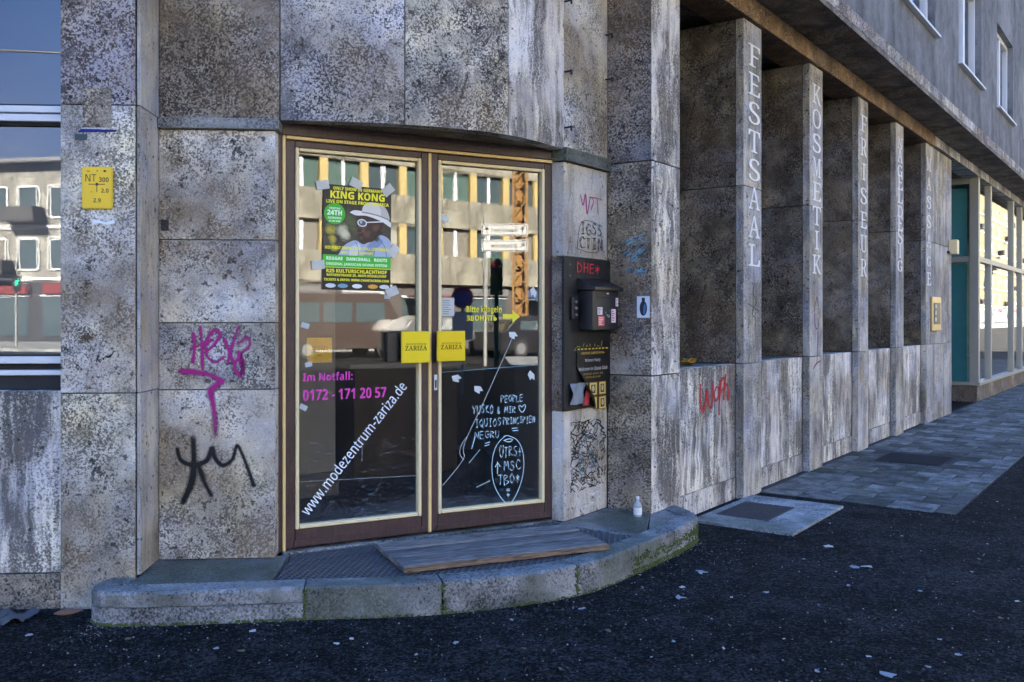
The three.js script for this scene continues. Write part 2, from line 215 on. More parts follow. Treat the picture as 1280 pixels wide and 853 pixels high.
const pen = (c, col, w, ...lines) => { c.strokeStyle = col; c.lineWidth = w; c.lineCap = c.lineJoin = 'round'; for (const l of lines) { c.beginPath(); c.moveTo(...l[0]); for (let i = 1; i < l.length - 1; i++) c.quadraticCurveTo(l[i][0], l[i][1], (l[i][0] + l[i + 1][0]) / 2, (l[i][1] + l[i + 1][1]) / 2); c.lineTo(...l[l.length - 1]); c.stroke(); } };
function scrawl(c, col, w, x0, y0, x1, y1, n) { for (let k = 0; k < n; k++) { let x = rr(x0, x1), y = rr(y0, y1); const l = [[x, y]]; for (let i = 0; i < 3 + rnd() * 4; i++) { x = clamp(x + rr(-1, 1) * (x1 - x0) * 0.16, x0, x1); y = clamp(y + rr(-1, 1) * (y1 - y0) * 0.07, y0, y1); l.push([x, y]); } pen(c, col, w * rr(0.7, 1.2), l); } }

// ------------------------------------------------------------------ the ground
{
  const g = new THREE.PlaneGeometry(720, 720); g.rotateX(-Math.PI / 2); const u = g.attributes.uv; for (let i = 0; i < u.count; i++) u.setXY(i, u.getX(i) * 720 / 3.4, u.getY(i) * 720 / 3.4);
  tag(part('ground', g, M.asphalt, scene), 'dark rough asphalt of the street', 'ground', null, 'structure'); delete scene.children.at(-1).userData.category;
}
// frames of the walls
const FL = frameMat(-2.172, 4.42, 0.9976, 0.07);                        // left front, face of the left pier
const FD = frameMat(-1.225, 4.885, 0.8817, 0.4718);                     // door
const FP = frameMat(0.317, 5.61, 0.58, 0.815);                          // panel right of the door
const FS = frameMat(0.63, 6.05, 0.8222, -0.5692);                       // side of the right pier
const FR = frameMat(0.89, 5.87, 0.5888, 0.8083);                        // right front, face of pier and fins
const toPlan = (m, x, z) => { const v = new THREE.Vector3(x, 0, z).applyMatrix4(m); return [v.x, -v.z]; };

// ------------------------------------------------------------------ the corner building
const building = thing('corner_building', 'grey shell limestone corner building with curved entrance canopy and row of deep pillars', 'building');
const at = (mesh, m) => put(mesh, m);
const B = (name, geo, mt, m, parent = building, label) => { const o = part(name, geo, mt, parent, label); if (m) put(o, m); return o; };

// left pier, three blocks and its side
const pier = sub('pier', building, 'speckled stone pier carrying a yellow hydrant plate');
for (const [y0, y1] of [[0.157, 1.036], [1.039, 2.428], [2.431, 3.9]]) B('corner_strip', slab(0.357, 0.374, y0, y1, -0.30, -0.006, 0.004), M.whiteDull, FL, pier);
B('joint_filler', box(0.34, 0.357, 0.1, 3.9, -0.29, -0.02), M.blackMatt, FL, pier);
B('stone_block', slab(0, 0.351, -0.05, 1.036, -0.30, 0, 0.006), M.pale[1], FL, pier);
B('stone_block', slab(0, 0.351, 1.039, 2.428, -0.30, 0, 0.006), M.pale[2], FL, pier);
B('stone_block', slab(0, 0.351, 2.431, 3.9, -0.30, 0, 0.006), M.grey[1], FL, pier);
{ const g = box(-0.125, -0.0, 2.355, 2.51, 0.001, 0.004); B('mortar_patch', slab(0.105, 0.24, 2.32, 2.51, -0.02, 0.003, 0.002), M.brown[0], FL, pier, 'rough mortar patch over the joint'); }
for (const [x, y] of [[0.05, 2.465], [0.315, 2.46]]) { const g = cyl(0.008, 0.008, 0.004, 0, 0, 0, 12); g.rotateX(Math.PI / 2); g.translate(x, y, 0.0005); B('drill_hole', g, M.blackMatt, FL, pier); }
// wall panels left of the door
const PZ = -0.285;
for (const [y0, y1, mt] of [[0.157, 1.029, 0], [1.033, 1.374, 1], [1.378, 1.803, 0], [1.807, 2.372, 2]]) B('stone_panel', slab(0.376, 0.966, y0, y1, PZ - 0.11, PZ, 0.004), M.pale[mt], FL);
B('stone_panel', slab(0.376, 0.985, 2.435, 3.9, PZ - 0.11, PZ, 0.005), M.brown[0], FL, building, 'brownish speckled upper stone panel');
B('ledge', slab(0.376, 0.987, 2.375, 2.432, PZ - 0.11, PZ + 0.028, 0.006), M.kerb, FL);
// curved canopy panels over the door
const fasciaCurve = new THREE.CatmullRomCurve3([[-1.46, 4.775], [-1.208, 4.79], [-0.571, 4.90], [-0.0225, 5.18], [0.323, 5.625], [0.45, 5.80]].map(([x, z]) => new THREE.Vector3(x, 0, z)), false, 'centripetal').getPoints(1200).map((p) => [p.x, p.z]);
const pixelX = (u) => (p) => 640 + FOCAL * p[0] / p[1] >= u;
const cut = (u0, u1) => fasciaCurve.filter((p) => { const u = 640 + FOCAL * p[0] / p[1]; return u > u0 && u < u1; });
[[350.2, 505.6, M.grey[2]], [506.2, 635.2, M.grey[0]], [635.8, 706.3, M.streak[1]]].forEach(([a, b, mt]) => B('canopy_panel', ribbon(cut(a, b), 0.09, 2.433, 3.9), mt, null, building));
B('stone_panel', slab(0.006, 0.54, 2.445, 3.9, -0.09, -0.002, 0.004), M.pale[1], FP, building, 'smooth brownish panel beside the pier');
B('ledge', slab(-0.012, 0.535, 2.36, 2.442, -0.09, 0.028, 0.005), M.kerb, FP);
{ // soffit of the canopy
  const inner = [[0.40, 5.86], [-1.30, 4.955]];
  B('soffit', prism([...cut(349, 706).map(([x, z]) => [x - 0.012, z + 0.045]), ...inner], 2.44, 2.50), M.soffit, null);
  B('door_lintel', box(-0.03, 1.74, 2.376, 2.44, -0.16, 0.012), M.doorBrown, FD);
}
for (const [x, y, m] of [[0.012, 3.33, FP], [0.012, 2.90, FP], [0.012, 2.56, FP], [0.515, 3.25, FP], [0.515, 2.96, FP]]) B('metal_hook', merged([slab(-0.012, 0.004, y, y + 0.008, 0, 0.05, 0.002), slab(-0.012, 0.004, y - 0.02, y + 0.012, 0.045, 0.052, 0.002)]).translate(x, 0, 0), M.blackMatt, m);
// panels right of the door
B('stone_panel', slab(0, 0.53, 0.157, 0.83, -0.09, 0, 0.006), M.white, FP, building, 'pale panel covered in thin pen scribbles');
B('stone_panel', slab(0, 0.53, 1.78, 2.357, -0.09, 0, 0.006), M.whiteDull, FP, building, 'pale upper panel with small purple and black tags');
B('stone_panel', slab(0, 0.53, 0.834, 1.776, -0.09, -0.003, 0.004), M.brown[1], FP);
// right pier
const pierR = sub('pier', building, 'stone pier standing between doorway and pillars');
{
  const corner = toPlan(FS, 0, 0), edge = toPlan(FR, 0.41, 0), back = toPlan(FR, 0.41, -0.5), inner = toPlan(FS, -0.1, -0.35);
  for (const [y0, y1] of [[-0.05, 1.028], [1.032, 2.408], [2.412, 3.9]]) {
    const g = prism([corner, [0.89, 5.87], edge, back, inner], y0, y1, 0.006), side = [], front = [];
    const m = part('stone_block', g, [M.brown[y0 > 2 ? 1 : 0], M.streak[0]], pierR); g.clearGroups(); const p = g.attributes.position, uv = g.attributes.uv, order = [];
    const a = new THREE.Vector3(), b = new THREE.Vector3(), c = new THREE.Vector3(); const faces = [[], []];
    for (let i = 0; i < p.count; i += 3) { a.fromBufferAttribute(p, i); b.fromBufferAttribute(p, i + 1); c.fromBufferAttribute(p, i + 2); const n = b.sub(a).cross(c.sub(a)).normalize(); faces[n.x * 0.8083 + n.z * 0.5888 > 0.9 ? 1 : 0].push(i, i + 1, i + 2); }
    g.setIndex([...faces[0], ...faces[1]]); g.addGroup(0, faces[0].length, 0); g.addGroup(faces[0].length, faces[1].length, 1);
  }
}
// wall below the left shop window, window, and the wall going on to the left
for (const [x0, x1] of [[-1.3, -0.004], [-2.6, -1.304], [-3.9, -2.604]]) { B('stone_panel', slab(x0, x1, 0.172, 1.05, -0.2, -0.022, 0.005), M.streak[1], FL); B('base_course', slab(x0, x1, -0.05, 0.168, -0.2, -0.018, 0.005), M.brown[1], FL); }
{
  const w = sub('shop_window', building, 'large shop window with white metal bars and blue mirrored sky');
  B('sill', slab(-3.9, -0.002, 1.052, 1.12, -0.22, -0.075, 0.004), M.blackMatt, FL, w);
  for (const [y0, y1, z] of [[1.122, 1.148, -0.06], [1.152, 1.176, -0.10], [1.179, 1.214, -0.055], [2.357, 2.392, -0.055], [2.400, 2.433, -0.055], [3.62, 3.68, -0.06]]) B('rail', slab(-3.9, -0.002, y0, y1, -0.13, z, 0.004), z === -0.1 ? M.blackMatt : M.whiteMetal, FL, w);
  for (const [y0, y1] of [[2.341, 2.356], [2.434, 2.446], [1.215, 1.222]]) B('gasket', box(-3.9, -0.002, y0, y1, -0.125, -0.085), M.blackMatt, FL, w);
  B('glass_pane', box(-3.9, -0.002, 1.222, 2.341, -0.105, -0.1045), M.glass, FL, w); B('glass_pane', box(-3.9, -0.002, 2.446, 3.62, -0.105, -0.1045), M.glass, FL, w);
  B('lintel', slab(-3.9, -0.002, 3.68, 3.9, -0.3, -0.02), M.grey[0], FL, w);
}
B('stone_panel', slab(-24, -3.91, -0.05, 3.9, -0.3, -0.0, 0.005), M.grey[0], FL);

// fins of the arcade, with painted letters
const serif = await new FontLoader().loadAsync('fonts/droid/droid_serif_regular.typeface.json');
const letterPaint = mat('letter_paint', 0.76, 0.76, 0.75, { roughness: 0.6 });
const DEEP = -0.95, FTOP = 3.725;
const glyphs = {};
function letter(ch, w, h) {
  const k = ch + w; if (glyphs[k]) return glyphs[k];
  const g = new TextGeometry(ch, { font: serif, size: 1, depth: 0.04, curveSegments: 4 }); g.computeBoundingBox(); const b = g.boundingBox;
  g.translate(-(b.min.x + b.max.x) / 2, -b.min.y, 0); const narrow = ch === 'I' ? 0.45 : 1; g.scale(w * narrow / (b.max.x - b.min.x), h / (b.max.y - b.min.y), 0.1); return glyphs[k] = g;
}
[[1.53, 1.905, 'FESTSAAL', 3.556, 0.2245, 0.174], [3.09, 3.465, 'KOSMETIK', 3.558, 0.2245, 0.176], [4.65, 5.02, 'FRISEUR', 3.565, 0.256, 0.185], [6.215, 6.585, 'NAGELDESIG', 3.565, 0.1635, 0.132], [7.79, 9.46, 'MASSAGE', 3.55, 0.255, 0.18]].forEach(([s0, s1, word, top, pitch, lh], n) => {
  const last = n === 4, p = sub('pillar', building, 'stone pillar with white letters spelling ' + word);
  for (const [y0, y1, mt] of [[-0.05, 1.046, 0], [1.05, 2.427, 0], [2.431, FTOP, 1]]) {
    B('stone_block', slab(s0 + 0.003, s1 - 0.003, y0, y1, DEEP, -0.068, 0.004), M.sootShade[mt], FR, p);
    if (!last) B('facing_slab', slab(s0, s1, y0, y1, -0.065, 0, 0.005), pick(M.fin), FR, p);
    else { for (const [a, b] of [[s0, s0 + 0.42], [s0 + 0.423, s1 - 0.6], [s1 - 0.597, s1]]) B('facing_slab', slab(a, b, y0, y1, -0.065, 0, 0.004), pick(M.fin), FR, p); }
  }
  [...word].forEach((ch, i) => { const o = part('letter', letter(ch, 0.235, lh), letterPaint, p); o.position.set(last ? s0 + 0.17 : (s0 + s1) / 2 + (n === 0 ? 0.02 : 0), top - lh - i * pitch, 0.0015); o.updateMatrix(); o.applyMatrix4(FR); });
});
// plinths between the fins
[[0.41, 1.53], [1.905, 3.09], [3.465, 4.65], [5.02, 6.215], [6.585, 7.79]].forEach(([a, b], n) => {
  const p = sub('plinth', building, n ? undefined : 'low wall with red sprayed tag');
  const mid0 = n ? (a + b) / 2 : a + 0.72;
  B('stone_panel', slab(a + 0.003, mid0 - 0.002, 0.165, 1.046, -0.16, -0.068, 0.006), M.streak[n % 2], FR, p); B('stone_panel', slab(mid0 + 0.002, b - 0.003, 0.165, 1.046, -0.16, -0.068, 0.006), M.streak[(n + 1) % 2], FR, p);
  B('base_course', slab(a + 0.003, b - 0.003, -0.05, 0.161, -0.16, -0.066, 0.005), M.streak[1], FR, p);
  B('coping', slab(a + 0.003, b - 0.003, 0.98, 1.042, DEEP, -0.163, 0.005), M.kerb, FR, p);
});
B('recess_wall', box(0.41, 9.4, -0.05, 3.93, DEEP - 0.12, DEEP - 0.002), M.sootShade[1], FR);
B('beam', slab(0.41, 8.20, FTOP + 0.003, 3.9, -0.26, 0.035, 0.008), M.beam, FR, building, 'stained brown beam over the pillars');
B('beam', slab(8.205, 40, FTOP + 0.04, 3.9, -0.26, 0.012, 0.008), M.streak[1], FR);
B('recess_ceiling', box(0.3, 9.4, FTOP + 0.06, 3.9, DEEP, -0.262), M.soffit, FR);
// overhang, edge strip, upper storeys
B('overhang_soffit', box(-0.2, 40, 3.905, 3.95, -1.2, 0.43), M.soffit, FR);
for (let s = -0.6; s < 39; s += 1.56) B('edge_stone', slab(s + 0.003, s + 1.557, 3.953, 4.075, 0.2, 0.432, 0.006), pick(M.grey), FR);
{
  const sh = new THREE.Shape([[-0.6, 4.078], [40, 4.078], [40, 14], [-0.6, 14]].map((p) => new THREE.Vector2(...p))), win = [];
  for (const y0 of [4.82, 8.0]) for (let s = 1.85; s < 38; s += 3.155) win.push([s, s + 1.72, y0, y0 + (y0 < 5 ? 1.36 : 1.5)]);
  for (const [a, b, y0, y1] of win) sh.holes.push(new THREE.Path([[a, y0], [a, y1], [b, y1], [b, y0]].map((p) => new THREE.Vector2(...p))));
  const g = new THREE.ExtrudeGeometry(sh, { depth: 0.3, bevelEnabled: false }); g.translate(0, 0, 0.03); B('upper_wall', uvMetres(g, 3.1), M.plaster, FR, building, 'grey plastered upper wall streaked with grime');
  B('upper_wall_backing', box(-0.5, 40, 4.1, 14, -0.32, -0.28), M.room, FR);
  for (const [a, b, y0, y1] of win) {
    if (y0 > 5 && a > 12) continue;
    const w = sub('window', building); const z = 0.215;
    B('sill', slab(a - 0.04, b + 0.04, y0 - 0.035, y0 - 0.003, 0.1, 0.39, 0.006), M.whiteMetal, FR, w);
    for (const [x0, x1, q0, q1] of [[a, a + 0.075, y0, y1], [b - 0.075, b, y0, y1], [a + 0.078, b - 0.078, y1 - 0.075, y1], [a + 0.078, b - 0.078, y0, y0 + 0.085], [a + 0.80, a + 0.92, y0 + 0.088, y1 - 0.078]]) B('frame', slab(x0, x1, q0, q1, z - 0.05, z + 0.03, 0.006), M.whiteMetal, FR, w);
    for (const [x0, x1] of [[a + 0.075, a + 0.80], [a + 0.92, b - 0.075]]) B('glass_pane', box(x0, x1, y0 + 0.085, y1 - 0.075, z - 0.012, z - 0.008), M.glass, FR, w);
    B('curtain', box(a, b, y0, y1, z - 0.2, z - 0.19), M.room, FR, w);
  }
}
{ // storeys over the left front and the body of the block behind
  const p = (m, x, z) => toPlan(m, x, z);
  const foot = [p(FL, -24, -0.0), p(FL, 0.9, -0.0), [-0.57, 4.90], [0.2, 5.3], p(FR, -0.6, 0.33), p(FR, -0.6, -0.35), p(FR, 39.9, -0.35), p(FR, 39.9, -13), p(FL, -24, -13)];
  B('upper_storeys', prism(foot, 3.955, 14), M.plaster, null);
  const shell = (name, a, b, w) => { const l = Math.hypot(b[0] - a[0], b[1] - a[1]); B(name, box(0, l, -0.05, 3.953, -w, 0), M.room, frameMat(a[0], a[1], (b[0] - a[0]) / l, (b[1] - a[1]) / l)); };
  shell('rear_wall', p(FL, -24, -12.5), p(FL, 2, -12.5), 0.3); shell('rear_wall', p(FL, 2, -12.5), p(FR, 36, -12), 0.3);
  shell('end_wall', p(FL, -24, -0.3), p(FL, -24, -12.5), 0.3); shell('end_wall', p(FR, 39.8, -0.3), p(FR, 39.8, -12), 0.3);
  B('floor_slab', prism([p(FL, -24, -0.31), p(FL, 0.9, -0.33), p(FD, 0, -0.03), p(FD, 1.69, -0.03), p(FR, 9.4, -1.1), p(FR, 39, -1.1), p(FR, 39, -11), p(FL, -24, -12)], -0.03, 0.125), M.dark, null);
  // the shop room behind the door
  shell('room_wall', p(FD, -1.6, -3.2), p(FD, 3.2, -3.2), 0.1); shell('room_wall', p(FD, -0.75, -0.20), p(FD, -1.6, -3.2), 0.1); shell('room_wall', [-0.30, 9.2], [0.02, 6.9], 0.06); shell('room_wall', [0.02, 6.9], [0.30, 5.80], 0.06);
  shell('room_wall', p(FL, -4.2, -2.2), p(FL, 0.2, -2.2), 0.1);
}
// ------------------------------------------------------------------ the door
const door = thing('entrance_door', 'double glazed door with dark brown frame and cream beading, reached by a low step', 'door');
{
  const b = (name, x0, x1, y0, y1, z0, z1, mt, par, r = 0.004) => { const o = part(name, slab(x0, x1, y0, y1, z0, z1, r, 1.0), mt, par); return put(o, FD); };
  const fr = sub('door_frame', door);
  b('jamb', -0.05, -0.002, 0.16, 2.42, -0.09, 0.02, M.doorBrown, fr); b('jamb', 1.697, 1.76, 0.16, 2.42, -0.09, 0.02, M.doorBrown, fr); b('head', -0.0, 1.695, 2.374, 2.42, -0.09, 0.016, M.doorBrown, fr);
  b('cream_trim', 0.0, 0.018, 0.162, 2.372, -0.05, 0.024, M.cream, fr, 0.006); b('cream_trim', 1.674, 1.695, 0.162, 2.372, -0.05, 0.024, M.cream, fr, 0.006); b('cream_trim', 0.02, 1.672, 2.352, 2.371, -0.05, 0.022, M.cream, fr, 0.006);
  const leaf = (name, x0, x1, g0, g1, label) => {
    const l = sub('door_leaf', door, label);
    b('stile', x0, g0 - 0.021, 0.172, 2.349, -0.045, 0.006, M.doorBrown, l); b('stile', g1 + 0.021, x1, 0.172, 2.349, -0.045, 0.006, M.doorBrown, l);
    b('rail', g0 - 0.020, g1 + 0.020, 2.315, 2.349, -0.045, 0.005, M.doorBrown, l); b('rail', g0 - 0.020, g1 + 0.020, 0.172, 0.269, -0.045, 0.005, M.doorBrown, l); b('kick_strip', g0 - 0.03, g1 + 0.03, 0.176, 0.212, 0.006, 0.013, M.doorBrown, l);
    b('bead', g0 - 0.019, g0 + 0.001, 0.27, 2.314, -0.03, 0.014, M.creamPale, l, 0.006); b('bead', g1 - 0.001, g1 + 0.019, 0.27, 2.314, -0.03, 0.014, M.creamPale, l, 0.006);
    b('bead', g0 + 0.002, g1 - 0.002, 2.293, 2.313, -0.03, 0.013, M.creamPale, l, 0.006); b('bead', g0 + 0.002, g1 - 0.002, 0.271, 0.292, -0.03, 0.013, M.creamPale, l, 0.006);
    const pane = part('glass_pane', box(g0, g1, 0.285, 2.30, -0.0165, -0.016), M.glass, l); put(pane, FD); return l;
  };
  const l1 = leaf('left', 0.020, 0.838, 0.092, 0.779), l2 = leaf('right', 0.860, 1.672, 0.922, 1.592);
  b('cream_trim', 0.8395, 0.8585, 0.172, 2.349, -0.04, 0.018, M.cream, l1, 0.006);
  // pull plates
  const plateTex = (col) => decal(256, 256, (c) => { c.fillStyle = col; c.fillRect(0, 0, 256, 256); c.textAlign = 'center'; c.fillStyle = '#4c3a08'; c.font = '24px serif'; c.fillText('MODEZENTRUM', 128, 112, 190); c.fillStyle = '#1c1503'; c.font = 'bold 52px serif'; c.fillText('ZARIZA', 128, 156, 205); });
  const plate = (x0, x1, y0, y1, l, ink, par) => {
    const bl = b('handle', x0 + 0.02, x1 - 0.03, y0 + 0.005, y1 - 0.005, 0.005, 0.06, M.black, par);
    const h = part('pull_plate', slab(x0, x1, y0, y1, 0.061, 0.072, 0.003), M.yellow, par); put(h, FD);
    sheet('plate_print', x0 + 0.004, x1 - 0.004, y0 + 0.004, y1 - 0.004, 0.0735, plateTex(ink), par).applyMatrix4(FD);
  };
  plate(0.652, 0.826, 1.148, 1.327, 0.1, '#f2d41a', l1); plate(0.868, 1.045, 1.153, 1.327, 0.05, '#f0cc12', l2);
  b('handle_backing', 0.585, 0.652, 1.155, 1.322, -0.012, 0.03, M.black, l1);
  const lk = b('lock_plate', 0.876, 0.896, 0.985, 1.075, 0.006, 0.011, M.whiteMetal, l2); put(part('keyhole', slab(0.881, 0.891, 1.0, 1.045, 0.010, 0.0135, 0.003), M.blackMatt, l2), FD);
  // what is written and stuck on the glass
  const specks = (c, w, h) => { for (let k = 0; k < 2600; k++) { const y = h - Math.pow(rnd(), 2.1) * h, x = rr(0, w); c.globalAlpha = rr(0.06, 0.4); c.fillStyle = '#aab6c4'; c.beginPath(); c.arc(x, y, rr(0.5, 1.8), 0, 7); c.fill(); } for (let k = 0; k < 260; k++) { c.globalAlpha = rr(0.03, 0.10); c.fillStyle = '#9fb0c2'; c.beginPath(); c.ellipse(rr(0, w), h - Math.pow(rnd(), 2) * h * 0.22, rr(4, 30), rr(2, 7), rr(-0.4, 0.4), 0, 7); c.fill(); } c.globalAlpha = 1; };
  // left leaf glass 0.687 x 2.0 m
  const t1 = decal(704, 2048, (c, w, h) => {
    specks(c, w, h); const px = w / 0.687, X = (u) => u, Y = (m) => (2.30 - m) * h / 2.015;
    c.fillStyle = '#d83fae'; c.font = 'bold 62px sans-serif'; c.fillText('Im Notfall:', 26, Y(1.06), 290); c.font = 'bold 82px sans-serif'; c.fillText('0172 - 171 20 57', 26, Y(0.955), 490);
    c.save(); c.translate(56, Y(0.33)); c.rotate(-Math.atan2(Y(0.33) - Y(1.01), 590)); c.fillStyle = '#eef3f8'; c.font = '84px sans-serif'; c.fillText('www.modezentrum-zariza.de', 0, 0, Math.hypot(Y(0.33) - Y(1.01), 590)); c.restore();
    pen(c, 'rgba(190,200,205,.45)', 3, [[360, Y(0.75)], [372, Y(0.66)], [366, Y(0.6)]], [[0, Y(0.52)], [700, Y(0.50)]].map((p) => p));
    c.globalAlpha = 0.85; for (const [x, y, s, a] of [[40, 1.36, 46, 0.3], [60, 1.15, 40, -0.2], [30, 0.92, 44, 0.5], [520, 1.52, 36, 0]]) { c.save(); c.translate(x, Y(y)); c.rotate(a); c.fillStyle = '#c4ccd0'; c.fillRect(-s / 2, -s / 3, s, s * 0.66); c.restore(); } c.globalAlpha = 1;
  }, [200, 210, 220]);
  sheet('glass_lettering', 0.092, 0.779, 0.285, 2.30, -0.0125, t1, l1, { roughness: 0.6 }, 'pink telephone number and white slanting web address on the glass').applyMatrix4(FD);
  const t2 = decal(704, 2048, (c, w, h) => {
    specks(c, w, h); const Y = (m) => (2.30 - m) * h / 2.015, ink = '#bfe6f2';
    c.fillStyle = '#f2e234'; c.font = 'bold 50px sans-serif'; c.fillText('Bitte klingeln', 176, Y(1.435), 250); c.font = 'bold 46px sans-serif'; c.fillText('ЗВОНИТЬ', 176, Y(1.385), 230);
    c.beginPath(); c.moveTo(432, Y(1.425)); c.lineTo(500, Y(1.425)); c.lineTo(500, Y(1.448)); c.lineTo(556, Y(1.41)); c.lineTo(500, Y(1.372)); c.lineTo(500, Y(1.398)); c.lineTo(432, Y(1.398)); c.fill();
    const y = Y(0.98), s = 1;
    c.save(); c.fillStyle = ink; c.strokeStyle = ink;
    const word = (txt, x, yy, size, wmax) => handWriting(c, txt, x, yy, wmax, size * 0.74, ink, 5.2);
    word('PEOPLE', 420, Y(0.895), 54, 165); word('YUSKO', 222, Y(0.835), 66, 150); word('& MIR', 390, Y(0.83), 52, 140);
    pen(c, ink, 5, [[570, Y(0.86)], [552, Y(0.875)], [545, Y(0.855)], [572, Y(0.82)], [600, Y(0.86)], [590, Y(0.878)], [570, Y(0.86)]]);
    word('IQUIOS', 238, Y(0.755), 62, 190); word('PRINCIPIEN', 436, Y(0.762), 54, 235); word('NEGRU', 236, Y(0.688), 54, 180);
    pen(c, ink, 5, [[238, Y(0.70)], [215, Y(0.63)]], [[310, Y(0.655)], [340, Y(0.662)]], [[306, Y(0.64)], [336, Y(0.647)]], [[500, Y(0.735)], [536, Y(0.735)]], [[505, Y(0.72)], [540, Y(0.72)]]);
    pen(c, ink, 4, [[450, Y(0.69)], [390, Y(0.66)], [352, Y(0.55)], [360, Y(0.42)], [410, Y(0.33)], [470, Y(0.27)], [520, Y(0.31)], [575, Y(0.42)], [590, Y(0.55)], [550, Y(0.66)], [470, Y(0.695)], [440, Y(0.69)]]);
    pen(c, ink, 5, [[440, Y(0.665)], [470, Y(0.675)], [510, Y(0.668)], [480, Y(0.65)], [440, Y(0.665)]]);
    word('UTRS+', 410, Y(0.565), 84, 165); word('MSC', 440, Y(0.485), 74, 130); word('TBO*', 400, Y(0.40), 80, 165); word('=', 455, Y(0.35), 44, 40); word('+', 455, Y(0.32), 44, 40); pen(c, ink, 5, [[418, Y(0.635)], [422, Y(0.628)]], [[434, Y(0.635)], [438, Y(0.628)]]);
    pen(c, ink, 5, [[395, Y(0.54)], [395, Y(0.47)]], [[380, Y(0.51)], [395, Y(0.54)], [412, Y(0.51)]]);
    c.restore();
    pen(c, 'rgba(205,215,215,.75)', 4, [[505, Y(1.29)], [300, Y(0.90)], [180, Y(0.70)], [150, Y(0.62)], [175, Y(0.58)], [20, Y(0.43)]], [[180, Y(0.70)], [140, Y(0.66)], [130, Y(0.60)], [160, Y(0.57)]]);
    pen(c, 'rgba(130,190,215,.7)', 3, [[0, Y(1.085)], [700, Y(1.115)]]);
    pen(c, 'rgba(190,215,225,.6)', 6, [[250, Y(0.40)], [340, Y(0.43)]], [[200, Y(0.55)], [270, Y(0.62)]]);
    for (const [x, yy, a] of [[505, 1.30, 0.2], [110, 1.05, 0], [640, 1.05, 0.9], [36, 1.98, 0.5], [260, 0.98, 0.3], [655, 1.56, 1.2]]) { c.save(); c.translate(x, Y(yy)); c.rotate(a); c.fillStyle = '#d8dede'; c.globalAlpha = 0.9; c.beginPath(); c.moveTo(-32, -12); c.lineTo(10, -20); c.lineTo(38, 2); c.lineTo(14, 8); c.lineTo(18, 26); c.lineTo(-22, 18); c.fill(); c.restore(); }
    c.globalAlpha = 0.9; c.fillStyle = '#c9ccc8'; c.fillRect(6, Y(1.52), 90, 110); c.fillStyle = '#7d8588'; for (let k = 0; k < 7; k++) c.fillRect(16, Y(1.505) + k * 13, rr(40, 70), 5); c.globalAlpha = 1;
  }, [190, 215, 225]);
  sheet('glass_writing', 0.922, 1.592, 0.285, 2.30, -0.0125, t2, l2, { roughness: 0.6 }, 'pale marker scrawl and yellow arrow on the glass').applyMatrix4(FD);
}
